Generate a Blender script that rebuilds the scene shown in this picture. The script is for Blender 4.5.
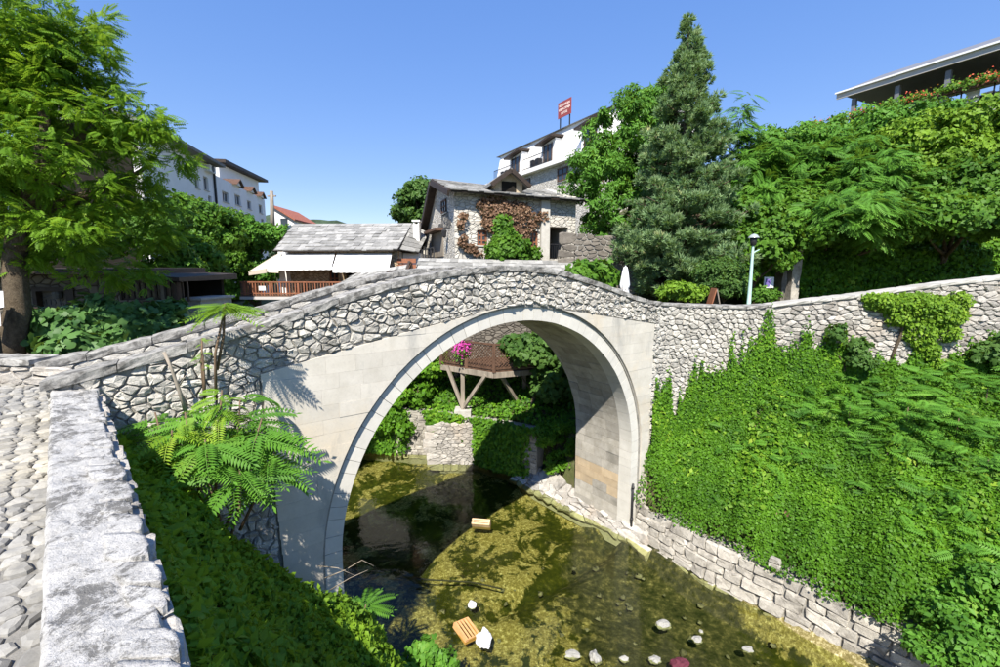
import bpy, math, random
import numpy as np
from math import radians, sin, cos, pi, sqrt

for o in list(bpy.data.objects):
    bpy.data.objects.remove(o)
SC = bpy.context.scene
COL = SC.collection

# ------------------------------------------------------------------ camera, sky, sun, exposure
Z0 = 8.0                                   # camera height above the water (water is z = 0)
PITCH = radians(7.83)
FPX = 444.4                                # focal length in pixels of a 1000 px wide picture
cam_d = bpy.data.cameras.new('camera')
cam_d.sensor_width = 36.0
cam_d.lens = 36.0 * FPX / 1000.0
cam_d.clip_start = 0.05
cam_d.clip_end = 6000
cam = bpy.data.objects.new('camera', cam_d)
COL.objects.link(cam)
cam.location = (0, 0, Z0)
cam.rotation_euler = (pi / 2 - PITCH, 0, 0)
SC.camera = cam

SUN_DIR = np.array([.10, .633, -.77])      # the way the light travels
SUN_DIR = SUN_DIR / np.linalg.norm(SUN_DIR)
sun_el = math.asin(-SUN_DIR[2])
sun_rot = math.atan2(-SUN_DIR[0], -SUN_DIR[1])
world = bpy.data.worlds.new('World')
SC.world = world
world.use_nodes = True
wn = world.node_tree
bg = wn.nodes['Background']
sky = wn.nodes.new('ShaderNodeTexSky')
sky.sky_type = 'NISHITA'
sky.sun_disc = False
sky.sun_elevation = sun_el
sky.sun_rotation = sun_rot
sky.altitude = 300
sky.air_density = 1.0
sky.dust_density = 0.0
sky.ozone_density = 3.0
gam = wn.nodes.new('ShaderNodeGamma')          # an even, clear summer blue over the whole dome
gam.inputs[1].default_value = .39
sat = wn.nodes.new('ShaderNodeHueSaturation')
sat.inputs['Saturation'].default_value = 2.16
sat.inputs['Hue'].default_value = .523
sat.inputs['Value'].default_value = 1.88
wn.links.new(sky.outputs[0], gam.inputs[0])
wn.links.new(gam.outputs[0], sat.inputs['Color'])
wn.links.new(sat.outputs[0], bg.inputs[0])
bg.inputs[1].default_value = 0.15
sun_l = bpy.data.lights.new('sun', 'SUN')
sun_l.energy = 5.0
sun_l.angle = radians(0.53)
sun_l.color = (1.0, .935, .83)
sun_o = bpy.data.objects.new('sun', sun_l)
COL.objects.link(sun_o)
from mathutils import Vector, Matrix, noise as mnoise
sun_o.rotation_euler = Vector(SUN_DIR).to_track_quat('-Z', 'Y').to_euler()
sun_o.location = (-3, -20, 40)
SC.view_settings.view_transform = 'Standard'
SC.view_settings.look = 'None'
SC.view_settings.exposure = 0.92
SC.view_settings.gamma = 1.0
SC.cycles.use_denoising = True
SC.cycles.max_bounces = 7
SC.cycles.transparent_max_bounces = 8

# ------------------------------------------------------------------ geometry helpers
# all coordinates below are in metres, x right, y ahead, z up, measured from the eye point; Z0 lifts them on linking
F = FPX
def ray(px, py):
    x = (px - 500) / F
    y = -(py - 333.5) / F
    return np.array([x, cos(PITCH) + y * sin(PITCH), -sin(PITCH) + y * cos(PITCH)])
def at(px, py, Y):
    d = ray(px, py)
    return d * (Y / d[1])
def atz(px, py, z):
    d = ray(px, py)
    return d * (z / d[2])
def mpp(Y):                                # metres per picture pixel at depth Y
    return Y / F

def rng_of(k):
    return np.random.default_rng(k)

def tag(o, label=None, cat=None, group=None, kind=None):
    if label: o['label'] = label
    if cat: o['category'] = cat
    if group: o['group'] = group
    if kind: o['kind'] = kind
    return o

def wloc(o):
    p = np.zeros(3)
    while o is not None:
        p = p + np.array(o.location)
        o = o.parent
    return p

def thing(name, label, cat, base, group=None):
    o = bpy.data.objects.new(name, None)
    COL.objects.link(o)
    o.empty_display_size = .2
    o.location = (base[0], base[1], base[2] + Z0)
    return tag(o, label, cat, group)

def mk(name, V, Fc, mat, parent=None, rnd=None, smooth=False, uv=None, **tags):
    V = np.asarray(V, dtype=np.float64) + np.array([0, 0, Z0])
    if parent is not None:
        V = V - wloc(parent)
    me = bpy.data.meshes.new(name)
    if isinstance(Fc, np.ndarray):
        nf, k = Fc.shape
        me.vertices.add(len(V))
        me.vertices.foreach_set('co', V.astype(np.float32).ravel())
        me.loops.add(nf * k)
        me.loops.foreach_set('vertex_index', Fc.astype(np.int32).ravel())
        me.polygons.add(nf)
        me.polygons.foreach_set('loop_start', np.arange(0, nf * k, k, dtype=np.int32))
        me.polygons.foreach_set('loop_total', np.full(nf, k, dtype=np.int32))
        me.update(calc_edges=True)
    else:
        me.from_pydata([tuple(v) for v in V], [], [tuple(int(i) for i in f) for f in Fc])
        me.update()
    if rnd is not None:
        r = np.broadcast_to(np.asarray(rnd, dtype=np.float32), (len(V),)) if np.ndim(rnd) == 0 else np.asarray(rnd, dtype=np.float32)
        a = me.attributes.new('rnd', 'FLOAT', 'POINT')
        a.data.foreach_set('value', np.ascontiguousarray(r))
    if isinstance(smooth, np.ndarray):
        me.polygons.foreach_set('use_smooth', smooth.astype(bool))
    elif smooth:
        me.polygons.foreach_set('use_smooth', np.ones(len(me.polygons), dtype=bool))
    if mat is not None:
        me.materials.append(mat)
    o = bpy.data.objects.new(name, me)
    COL.objects.link(o)
    if parent is not None:
        o.parent = parent
    tag(o, **tags)
    return o

class MB:
    """collects pieces into one mesh"""
    def __init__(self):
        self.V, self.F, self.R, self.n = [], [], [], 0
    def add(self, V, Fc, r=.5):
        V = np.asarray(V, dtype=float)
        self.V.append(V)
        self.F += [tuple(i + self.n for i in f) for f in Fc]
        self.R.append(np.full(len(V), r) if np.ndim(r) == 0 else np.asarray(r))
        self.n += len(V)
        return self
    def build(self, name, mat, parent=None, smooth=False, **t):
        return mk(name, np.concatenate(self.V), self.F, mat, parent, np.concatenate(self.R), smooth, **t)

BOXF = [(0, 3, 2, 1), (4, 5, 6, 7), (0, 1, 5, 4), (1, 2, 6, 5), (2, 3, 7, 6), (3, 0, 4, 7)]
def hexa(b, t):                             # 4 bottom + 4 top corners
    return np.array(list(b) + list(t), dtype=float), BOXF
def box(x0, x1, y0, y1, z0, z1):
    return hexa([(x0, y0, z0), (x1, y0, z0), (x1, y1, z0), (x0, y1, z0)], [(x0, y0, z1), (x1, y0, z1), (x1, y1, z1), (x0, y1, z1)])
def bar(a, b, w, h=None, up=(0, 0, 1)):     # rectangular bar from a to b
    a, b, up = np.array(a, float), np.array(b, float), np.array(up, float)
    h = h or w
    d = b - a; d /= np.linalg.norm(d)
    if abs(d @ up) > .98: up = np.array([0., 1, 0])
    r = np.cross(d, up); r /= np.linalg.norm(r)
    q = np.cross(r, d)
    c = [(-w / 2, -h / 2), (w / 2, -h / 2), (w / 2, h / 2), (-w / 2, h / 2)]
    return hexa([a + r * i + q * j for i, j in c], [b + r * i + q * j for i, j in c])
def tube(pts, rad, n=8, rg=None, rough=0):
    pts = [np.array(p, float) for p in pts]
    rad = [rad] * len(pts) if np.ndim(rad) == 0 else rad
    V, Fc = [], []
    ref = np.array([.3, 1, .2])
    for i, p in enumerate(pts):
        d = pts[min(i + 1, len(pts) - 1)] - pts[max(i - 1, 0)]
        d /= max(np.linalg.norm(d), 1e-9)
        r = np.cross(d, ref); r /= np.linalg.norm(r)
        q = np.cross(d, r)
        for k in range(n):
            a = 2 * pi * k / n
            rr = rad[i] * (1 + (rg.uniform(-rough, rough) if rg is not None else 0))
            V.append(p + r * cos(a) * rr + q * sin(a) * rr)
    for i in range(len(pts) - 1):
        for k in range(n):
            Fc.append((i * n + k, i * n + (k + 1) % n, (i + 1) * n + (k + 1) % n, (i + 1) * n + k))
    Fc.append(tuple(range(n))[::-1])
    Fc.append(tuple(range((len(pts) - 1) * n, len(pts) * n)))
    return np.array(V), Fc
def lathe(prof, c, n=20):                   # prof: (radius, z)
    V, Fc = [], []
    for r, z in prof:
        for k in range(n):
            V.append((c[0] + r * cos(2 * pi * k / n), c[1] + r * sin(2 * pi * k / n), c[2] + z))
    for i in range(len(prof) - 1):
        for k in range(n):
            Fc.append((i * n + k, i * n + (k + 1) % n, (i + 1) * n + (k + 1) % n, (i + 1) * n + k))
    return np.array(V), Fc

# ---- stones: Voronoi cells in a plane, rounded and domed
def clip(poly, nx, ny, d):                  # keep nx*x+ny*y<=d
    out = []
    m = len(poly)
    for i in range(m):
        p, q = poly[i], poly[(i + 1) % m]
        a = nx * p[0] + ny * p[1] - d
        b = nx * q[0] + ny * q[1] - d
        if a <= 0: out.append(p)
        if a * b < 0:
            t = a / (a - b)
            out.append((p[0] + t * (q[0] - p[0]), p[1] + t * (q[1] - p[1])))
    return out
def cells(a0, a1, b0, b1, ca, cb, jit, rg, keep=None, stagger=.5, drop=.10, extra=.22):
    na, nb = int((a1 - a0) / ca) + 3, int((b1 - b0) / cb) + 3
    S = {}
    for j in range(-1, nb):
        for i in range(-1, na):
            l = []
            if rg.uniform() > drop:
                l.append((a0 + (i + .5 + (stagger * (j % 2)) + rg.uniform(-jit, jit)) * ca, b0 + (j + .5 + rg.uniform(-jit, jit) * .8) * cb))
            if rg.uniform() < extra:
                l.append((a0 + (i + rg.uniform(0, 1)) * ca, b0 + (j + rg.uniform(0, 1)) * cb))
            S[i, j] = l
    out = []
    k2 = (ca / cb) ** 2
    for (i, j), l in S.items():
      for p in l:
        if keep is not None and not keep(*p): continue
        if not (a0 - ca < p[0] < a1 + ca and b0 - cb < p[1] < b1 + cb): continue
        poly = [(p[0] - 1.6 * ca, p[1] - 1.6 * cb), (p[0] + 1.6 * ca, p[1] - 1.6 * cb), (p[0] + 1.6 * ca, p[1] + 1.6 * cb), (p[0] - 1.6 * ca, p[1] + 1.6 * cb)]
        for dj in (0, -1, 1, -2, 2):
            for di in (0, -1, 1, -2, 2):
                for q in S.get((i + di, j + dj), ()):
                    if q is p: continue
                    nx, ny = (q[0] - p[0]), (q[1] - p[1]) * k2
                    mx, my = (q[0] + p[0]) / 2, (q[1] + p[1]) / 2
                    poly = clip(poly, nx, ny, nx * mx + ny * my)
                    if len(poly) < 3: break
                if len(poly) < 3: break
            if len(poly) < 3: break
        if len(poly) >= 3: out.append(poly)
    return out
def courses(a0, a1, z0, z1, h, l, rg, keep=None, jit=.02):
    """roughly squared blocks in uneven courses"""
    out, z = [], z0
    while z < z1:
        dh = h * rg.uniform(.7, 1.3); a = a0 - rg.uniform(0, l)
        while a < a1:
            dl = l * rg.uniform(.55, 1.6)
            b0, b1 = max(a, a0), min(a + dl, a1)
            if b1 - b0 > .08 and (keep is None or keep((b0 + b1) / 2, z + dh / 2)):
                j = lambda: rg.normal(0, jit)
                if dh > h * 1.05 and rg.uniform() < .25:
                    zm = z + dh * rg.uniform(.4, .6)
                    out.append([(b0 + j(), z + j()), (b1 + j(), z + j()), (b1 + j(), zm), (b0 + j(), zm)])
                    out.append([(b0 + j(), zm), (b1 + j(), zm), (b1 + j(), z + dh + j()), (b0 + j(), z + dh + j())])
                else:
                    out.append([(b0 + j(), z + j()), (b1 + j(), z + j()), (b1 + j(), z + dh + j()), ((b0 + b1) / 2 + j(), z + dh + j()), (b0 + j(), z + dh + j())])
            a += dl
        z += dh
    return out
def parea(p):
    p = np.asarray(p); q = np.roll(p, -1, 0)
    return abs((p[:, 0] * q[:, 1] - q[:, 0] * p[:, 1]).sum()) / 2
def rounded(poly, gap, cut=.26):
    p = np.array(poly)
    if len(p) < 3: return None
    # drop very short edges
    keep = [i for i in range(len(p)) if np.hypot(*(p[i] - p[i - 1])) > .02]
    p = p[keep]
    if len(p) < 3: return None
    c = p.mean(0)
    ext = np.maximum(np.abs(p - c).max(0), 1e-6)
    if ext.min() < gap * 1.3: return None
    p = c + (p - c) * np.maximum(1 - gap / ext, .35)
    q = np.roll(p, -1, 0)
    r = np.empty((len(p) * 2, 2))
    r[0::2] = p + (q - p) * cut
    r[1::2] = q + (p - q) * cut
    return r
def stone(poly, frame, proud, rg, gap=.018, dome=.35, tilt=.12, base=-.02, cut=.16, inset=.82, rough=.10):
    r = rounded(poly, gap, cut)
    if r is None: return None
    if parea(r) < .0010: return None
    r = r + rg.normal(0, .05, r.shape) * np.ptp(r, axis=0) * .5
    n = len(r)
    c = r.mean(0)
    h = proud * rg.uniform(.65, 1.25)
    tv = rg.normal(0, tilt, 2)
    def hh(p, k): return np.maximum(h * k + (p - c) @ tv * .6 + rg.normal(0, proud * rough, len(p)), proud * .15)
    rings = [r, c + (r - c) * .95, c + (r - c) * inset]
    hs = [np.full(n, base), hh(rings[1], 1 - dome), hh(rings[2], 1.0)]
    V = []
    for ring, hv in zip(rings, hs):
        V += [frame(a, b, k) for (a, b), k in zip(ring, hv)]
    V.append(frame(c[0] + rg.normal(0, .02), c[1] + rg.normal(0, .01), h * (1.0 + .1 * dome + rg.normal(0, rough))))
    Fc = []
    for k in range(2):
        for i in range(n):
            Fc.append((k * n + i, k * n + (i + 1) % n, (k + 1) * n + (i + 1) % n, (k + 1) * n + i))
    for i in range(n):
        Fc.append((2 * n + i, 2 * n + (i + 1) % n, 3 * n))
    return np.array(V), Fc
def lay(stones, name, stuff, mat, parent, rg, most=300, score=None, smooth=False, **t):
    """stones -> objects of their own (the best `most`), the rest one part of kind stuff"""
    st = [s for s in stones if s is not None]
    key = score or (lambda s: -np.ptp(s[0], axis=0).sum())
    st.sort(key=key)
    for V, Fc in st[:most]:
        mk(name, V, Fc, mat, parent, float(rg.uniform(0, 1)), smooth)
    if len(st) > most:
        m = MB()
        for V, Fc in st[most:]: m.add(V, Fc, float(rg.uniform(0, 1)))
        m.build(stuff, mat, parent, smooth, kind='stuff')

# ------------------------------------------------------------------ materials
def new_mat(name):
    m = bpy.data.materials.new(name)
    m.use_nodes = True
    nt = m.node_tree
    for n in list(nt.nodes): nt.nodes.remove(n)
    out = nt.nodes.new('ShaderNodeOutputMaterial')
    return m, nt, out
def nd(nt, t, **kw):
    n = nt.nodes.new(t)
    for k, v in kw.items():
        if k.startswith('i_'):
            n.inputs[k[2:].replace('_', ' ')].default_value = v
        else: setattr(n, k, v)
    return n
def c4(c): return (*c, 1)
def noise(nt, pos, scale, detail=6, rough=.6, dist=0):
    n = nd(nt, 'ShaderNodeTexNoise')
    n.inputs['Scale'].default_value = scale
    n.inputs['Detail'].default_value = detail
    n.inputs['Roughness'].default_value = rough
    n.inputs['Distortion'].default_value = dist
    nt.links.new(pos, n.inputs['Vector'])
    return n.outputs['Fac']
def ramp(nt, fac, stops):
    r = nd(nt, 'ShaderNodeValToRGB')
    el = r.color_ramp.elements
    while len(el) < len(stops): el.new(.5)
    for e, (p, c) in zip(el, stops):
        e.position = p
        e.color = c4(c) if np.ndim(c) else (c, c, c, 1)
    nt.links.new(fac, r.inputs[0])
    return r.outputs[0]
def mixc(nt, fac, a, b, mode='MIX'):
    m = nd(nt, 'ShaderNodeMix', data_type='RGBA', blend_type=mode)
    for sock, v in ((m.inputs[0], fac), (m.inputs[6], a), (m.inputs[7], b)):
        if hasattr(v, 'is_linked') or hasattr(v, 'links'): nt.links.new(v, sock)
        elif np.ndim(v): sock.default_value = c4(v)
        else: sock.default_value = v
    return m.outputs[2]
def mathn(nt, op, a, b=None):
    m = nd(nt, 'ShaderNodeMath', operation=op)
    for s, v in zip(m.inputs, (a, b)):
        if v is None: continue
        if hasattr(v, 'links'): nt.links.new(v, s)
        else: s.default_value = v
    return m.outputs[0]
def position(nt, scale=None):
    g = nd(nt, 'ShaderNodeNewGeometry').outputs['Position']
    if scale:
        m = nd(nt, 'ShaderNodeMapping')
        m.inputs['Scale'].default_value = scale
        nt.links.new(g, m.inputs[0])
        return m.outputs[0]
    return g
def attr(nt, name='rnd'):
    return nd(nt, 'ShaderNodeAttribute', attribute_name=name).outputs['Fac']
def finish(nt, out, col, rough=.85, spec=.25, bump=None, bstr=.5, bdist=.02, metal=0, normal=None):
    p = nd(nt, 'ShaderNodeBsdfPrincipled')
    if hasattr(col, 'links'): nt.links.new(col, p.inputs['Base Color'])
    else: p.inputs['Base Color'].default_value = c4(col)
    if hasattr(rough, 'links'): nt.links.new(rough, p.inputs['Roughness'])
    else: p.inputs['Roughness'].default_value = rough
    p.inputs['Specular IOR Level'].default_value = spec
    p.inputs['Metallic'].default_value = metal
    if bump is not None:
        b = nd(nt, 'ShaderNodeBump')
        b.inputs['Strength'].default_value = bstr
        b.inputs['Distance'].default_value = bdist
        nt.links.new(bump, b.inputs['Height'])
        nt.links.new(b.outputs[0], p.inputs['Normal'])
    nt.links.new(p.outputs[0], out.inputs[0])
    return p

def stone_mat(name, a, b, stain, scale=6, stain_lo=.55, stain_hi=.72, stain_scale=1.3, bstr=.6, bdist=.02, warm=None, var=.35, stretch=None, pit=.45, srough=.68):
    m, nt, out = new_mat(name)
    pos = position(nt)
    n1 = noise(nt, pos, scale, 8, .65)
    col = ramp(nt, n1, [(.3, a), (.7, b)])
    if warm is not None:
        n4 = noise(nt, pos, .9, 5, .6)
        col = mixc(nt, ramp(nt, n4, [(.5, 0.), (.7, 1.)]), col, warm)
    spos = position(nt, stretch) if stretch else pos
    n2 = noise(nt, spos, stain_scale, 12, srough, .3)
    col = mixc(nt, ramp(nt, n2, [(stain_lo, 0.), (stain_hi, 1.)]), col, stain)
    n3 = noise(nt, pos, scale * 9, 4, .7)
    col = mixc(nt, ramp(nt, n3, [(.32, pit), (.5, 0.)]), col, stain)
    v = mathn(nt, 'ADD', mathn(nt, 'MULTIPLY', attr(nt), var), 1 - var * .6)
    hsv = nd(nt, 'ShaderNodeHueSaturation')
    nt.links.new(v, hsv.inputs['Value']); nt.links.new(col, hsv.inputs['Color'])
    bm = mathn(nt, 'ADD', mathn(nt, 'MULTIPLY', noise(nt, pos, scale * 2.5, 8, .7), 1.0), mathn(nt, 'MULTIPLY', n3, .4))
    finish(nt, out, hsv.outputs[0], .9, .15, bm, bstr, bdist)
    return m
def plain_mat(name, col, rough=.7, spec=.3, vary=.25, scale=5, bstr=.15, bdist=.01, metal=0, stretch=None, bscale=8):
    m, nt, out = new_mat(name)
    pos = position(nt, stretch)
    n1 = noise(nt, pos, scale, 7, .65)
    dark = tuple(c * (1 - vary) for c in col)
    lite = tuple(min(1, c * (1 + vary * .6)) for c in col)
    cl = ramp(nt, n1, [(.3, dark), (.7, lite)])
    finish(nt, out, cl, rough, spec, noise(nt, pos, scale * bscale, 4, .6), bstr, bdist, metal)
    return m
def leaf_mat(name, dark, light, tip=None, trans=.30, rough=.55, spec=.22, scale=.9):
    m, nt, out = new_mat(name)
    pos = position(nt)
    r = attr(nt)
    big = noise(nt, pos, scale, 3, .5)
    f = mathn(nt, 'ADD', mathn(nt, 'MULTIPLY', r, .65), mathn(nt, 'MULTIPLY', mathn(nt, 'SUBTRACT', big, .32), .9))
    stops = [(.0, dark), (.75, light)]
    if tip is not None: stops.append((1.0, tip))
    col = ramp(nt, f, stops)
    p = nd(nt, 'ShaderNodeBsdfPrincipled')
    nt.links.new(col, p.inputs['Base Color'])
    p.inputs['Roughness'].default_value = rough
    p.inputs['Specular IOR Level'].default_value = spec
    t = nd(nt, 'ShaderNodeBsdfTranslucent')
    tc = mixc(nt, .5, col, (.30, .42, .03), 'MIX')
    nt.links.new(tc, t.inputs[0])
    mx = nd(nt, 'ShaderNodeMixShader')
    mx.inputs[0].default_value = trans
    nt.links.new(p.outputs[0], mx.inputs[1]); nt.links.new(t.outputs[0], mx.inputs[2])
    nt.links.new(mx.outputs[0], out.inputs[0])
    return m

M = {}
M['rubble'] = stone_mat('rubble_limestone', (.43, .41, .365), (.61, .585, .53), (.17, .165, .15), 7, .54, .72, 2.2, .9, .03, var=.4)
M['rubble_old'] = stone_mat('rubble_weathered', (.36, .34, .31), (.56, .53, .48), (.17, .16, .14), 7, .52, .72, 2.6, .9, .03, var=.45, warm=(.46, .40, .33))
M['mortar'] = stone_mat('mortar_dark', (.25, .24, .215), (.37, .355, .325), (.14, .14, .125), 12, .5, .75, 3, .8, .02, var=0)
M['mortar_pale'] = stone_mat('mortar_pale', (.30, .29, .27), (.42, .40, .37), (.18, .175, .16), 12, .5, .75, 3, .8, .02, var=0)
M['ashlar'] = stone_mat('ashlar_limestone', (.52, .485, .415), (.62, .585, .515), (.27, .27, .26), 3, .53, .78, .8, .25, .01, warm=(.60, .53, .42), var=.10, stretch=(1.6, 1.6, .45), pit=.15)
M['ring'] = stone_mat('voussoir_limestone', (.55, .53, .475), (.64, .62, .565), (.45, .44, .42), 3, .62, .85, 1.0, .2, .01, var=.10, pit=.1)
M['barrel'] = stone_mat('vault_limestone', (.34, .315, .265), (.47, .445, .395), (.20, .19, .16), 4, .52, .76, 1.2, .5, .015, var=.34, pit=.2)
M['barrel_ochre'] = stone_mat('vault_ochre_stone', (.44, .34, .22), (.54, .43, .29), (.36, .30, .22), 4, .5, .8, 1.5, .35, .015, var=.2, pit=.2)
M['cap'] = stone_mat('cap_stone', (.30, .29, .27), (.45, .44, .41), (.13, .125, .115), 10, .44, .60, 5.5, .9, .02, var=.25)
M['walltop'] = stone_mat('wall_top_stone', (.37, .362, .345), (.56, .55, .525), (.16, .156, .146), 9, .50, .555, 3.4, .9, .025, var=.2, pit=.5, srough=.86)
M['wallmortar'] = stone_mat('wall_top_mortar', (.24, .235, .225), (.42, .41, .40), (.14, .14, .135), 14, .44, .62, 5, 1.0, .015, var=0)
M['cobble'] = stone_mat('cobble_stone', (.22, .215, .20), (.36, .35, .32), (.20, .19, .17), 6, .58, .8, 3, .4, .008, var=.5, warm=(.40, .37, .30))
M['lane'] = stone_mat('lane_grit', (.17, .165, .15), (.26, .25, .23), (.12, .115, .105), 14, .55, .8, 3, .6, .01, var=0)
M['revet'] = stone_mat('revetment_stone', (.36, .335, .29), (.54, .51, .45), (.17, .155, .135), 5, .50, .70, 2.0, .9, .03, var=.35)
M['concrete'] = stone_mat('old_concrete', (.36, .35, .32), (.50, .485, .45), (.28, .26, .22), 5, .5, .75, 1.6, .6, .02, var=.1)
M['slate'] = stone_mat('roof_stone_slab', (.22, .22, .21), (.36, .355, .34), (.14, .14, .135), 5, .55, .78, 2.5, .5, .02, var=.55)
M['housestone'] = stone_mat('house_limestone', (.46, .44, .39), (.60, .58, .53), (.36, .34, .30), 3.5, .55, .8, 1.2, .5, .02, var=.3)
M['warmstone'] = stone_mat('warm_stone', (.46, .37, .25), (.60, .50, .36), (.30, .24, .16), 5, .5, .75, 3, .8, .03, var=.3)
M['darkstone'] = stone_mat('dark_stone', (.14, .125, .105), (.24, .215, .185), (.10, .09, .08), 4, .5, .75, 2, .7, .03, var=.3)
M['plaster'] = plain_mat('white_plaster', (.80, .79, .77), .9, .1, .06, 1.2)
M['plaster_grey'] = plain_mat('grey_plaster', (.50, .48, .46), .9, .1, .12, 1.5)
M['wood'] = plain_mat('brown_wood', (.115, .065, .042), .6, .3, .45, 6, .3, .01, stretch=(1, 1, .2))
M['wood_red'] = plain_mat('red_brown_wood', (.27, .11, .06), .55, .3, .35, 6, .3, .01, stretch=(1, 1, .2))
M['wood_old'] = plain_mat('grey_wood', (.30, .26, .21), .8, .2, .45, 7, .4, .01, stretch=(1, 1, .15))
M['darkwood'] = plain_mat('dark_wood', (.045, .032, .025), .6, .3, .4, 6)
M['iron'] = plain_mat('black_iron', (.02, .02, .022), .5, .4, .3, 9)
M['glass'] = plain_mat('window_glass', (.035, .045, .055), .08, .6, .3, 2, 0)
M['dark'] = plain_mat('interior_dark', (.02, .018, .015), .9, .1, .4, 2)
M['tile'] = plain_mat('red_roof_tile', (.33, .12, .08), .8, .2, .35, 5, .5, .03)
M['awning'] = plain_mat('white_canvas', (.82, .82, .81), .85, .1, .04, 2)
M['awning_beige'] = plain_mat('beige_canvas', (.52, .46, .38), .85, .1, .12, 2)
M['parasol'] = plain_mat('parasol_canvas', (.80, .80, .80), .85, .1, .05, 3)
M['roofgrey'] = plain_mat('grey_sheet_roof', (.17, .175, .19), .5, .4, .12, 1.5)
M['whitepaint'] = plain_mat('white_paint', (.80, .80, .80), .5, .3, .05, 3)
M['signred'] = plain_mat('red_sign_paint', (.30, .065, .06), .5, .3, .15, 3)
M['signtext'] = plain_mat('pale_lettering', (.75, .65, .60), .6, .3, .05, 3)
M['letters'] = plain_mat('iron_lettering', (.10, .10, .10), .6, .3, .1, 3)
M['verdigris'] = plain_mat('pale_green_paint', (.42, .60, .54), .5, .4, .15, 6)
M['lampglass'] = plain_mat('lamp_glass', (.30, .34, .34), .25, .5, .1, 3)
M['bark'] = stone_mat('tree_bark', (.10, .075, .05), (.20, .16, .11), (.045, .035, .025), 14, .5, .7, 4, 1.0, .05, var=0, stretch=(1, 1, .3))
M['twig'] = plain_mat('twig_bark', (.16, .11, .07), .8, .2, .3, 8)
M['stem_green'] = plain_mat('green_stem', (.20, .22, .08), .6, .3, .3, 8)
M['crate'] = plain_mat('orange_crate_plastic', (.62, .34, .15), .5, .3, .2, 6)
M['crate_pale'] = plain_mat('pale_crate_wood', (.62, .45, .26), .7, .2, .25, 6)
M['bag'] = plain_mat('white_plastic_bag', (.78, .78, .80), .4, .4, .12, 5, .6, .03)
M['bagred'] = plain_mat('dark_red_cloth', (.11, .025, .04), .7, .2, .4, 6, .6, .03)
M['rock'] = stone_mat('river_rock', (.26, .255, .235), (.42, .41, .38), (.20, .20, .17), 6, .55, .75, 2, .8, .03, var=.3)
M['wetrock'] = stone_mat('wet_rock', (.13, .125, .10), (.25, .24, .20), (.07, .07, .05), 6, .5, .75, 2, .8, .03, var=.4)
M['rope'] = plain_mat('dark_cable', (.03, .03, .03), .6, .3, .2, 5)
M['flower_pink'] = leaf_mat('pink_petals', (.45, .03, .28), (.70, .10, .45), (.75, .35, .6), .25)
M['flower_red'] = leaf_mat('red_petals', (.50, .05, .03), (.70, .16, .08), (.75, .4, .2), .25)
M['flower_white'] = leaf_mat('white_petals', (.6, .62, .55), (.75, .75, .7), None, .2)
M['ivy'] = leaf_mat('ivy_leaf', (.022, .080, .008), (.118, .275, .016), (.28, .42, .035))
M['sumac'] = leaf_mat('sumac_leaf', (.035, .115, .014), (.115, .28, .030), (.23, .37, .06))
M['locust'] = leaf_mat('locust_leaf', (.050, .14, .010), (.18, .34, .020), (.36, .48, .04), .45)
M['shade'] = leaf_mat('bank_shrub_leaf', (.065, .16, .012), (.23, .39, .028), (.42, .52, .07), .42)
M['dull'] = leaf_mat('dull_green_leaf', (.025, .075, .016), (.09, .18, .036), (.13, .21, .06))
M['bush'] = leaf_mat('bush_leaf', (.030, .095, .010), (.11, .24, .022), (.18, .29, .04))
M['fig'] = leaf_mat('fig_leaf', (.030, .090, .024), (.105, .215, .055), (.20, .30, .13), .2, .5)
M['yellowgreen'] = leaf_mat('yellow_green_leaf', (.06, .15, .012), (.19, .33, .025), (.35, .46, .06))
M['conifer'] = leaf_mat('conifer_needles', (.085, .185, .075), (.30, .43, .21), (.60, .57, .28), .34, .6, .2, 1.6)
M['autumn'] = leaf_mat('brown_creeper_leaf', (.12, .068, .042), (.23, .135, .085), (.34, .23, .15), .15)
M['forest'] = plain_mat('far_forest', (.055, .085, .05), .9, .1, .45, .05, 1.0, 4, bscale=3)

def masonry_mat(name, a, b, joint, scale=3.4, stretch=(1, 1, 1.7)):
    """far rubble walls, stones too small to pick apart"""
    m, nt, out = new_mat(name)
    pos = position(nt, stretch)
    v = nd(nt, 'ShaderNodeTexVoronoi', feature='F1'); v.inputs['Scale'].default_value = scale
    e = nd(nt, 'ShaderNodeTexVoronoi', feature='DISTANCE_TO_EDGE'); e.inputs['Scale'].default_value = scale
    w = mixc(nt, .06, pos, nd(nt, 'ShaderNodeTexNoise').outputs['Color'], 'ADD')
    nt.links.new(pos, v.inputs['Vector']); nt.links.new(pos, e.inputs['Vector'])
    bw = nd(nt, 'ShaderNodeRGBToBW'); nt.links.new(v.outputs['Color'], bw.inputs[0])
    n1 = noise(nt, position(nt), 5, 8, .65)
    f_ = mathn(nt, 'ADD', mathn(nt, 'MULTIPLY', bw.outputs[0], .6), mathn(nt, 'MULTIPLY', n1, .5))
    col = ramp(nt, f_, [(.25, a), (.8, b)])
    col = mixc(nt, ramp(nt, e.outputs['Distance'], [(.02, 1.), (.07, 0.)]), col, joint)
    finish(nt, out, col, .9, .15, mathn(nt, 'ADD', ramp(nt, e.outputs['Distance'], [(.0, 0.), (.12, 1.)]), mathn(nt, 'MULTIPLY', n1, .5)), .8, .05)
    return m
M['housewall'] = masonry_mat('house_masonry', (.43, .405, .36), (.61, .585, .53), (.38, .36, .32))
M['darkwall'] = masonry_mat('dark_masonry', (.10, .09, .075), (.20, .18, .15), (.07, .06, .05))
M['warmwall'] = masonry_mat('warm_masonry', (.36, .27, .17), (.58, .46, .32), (.26, .20, .13), 4.5)

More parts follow.
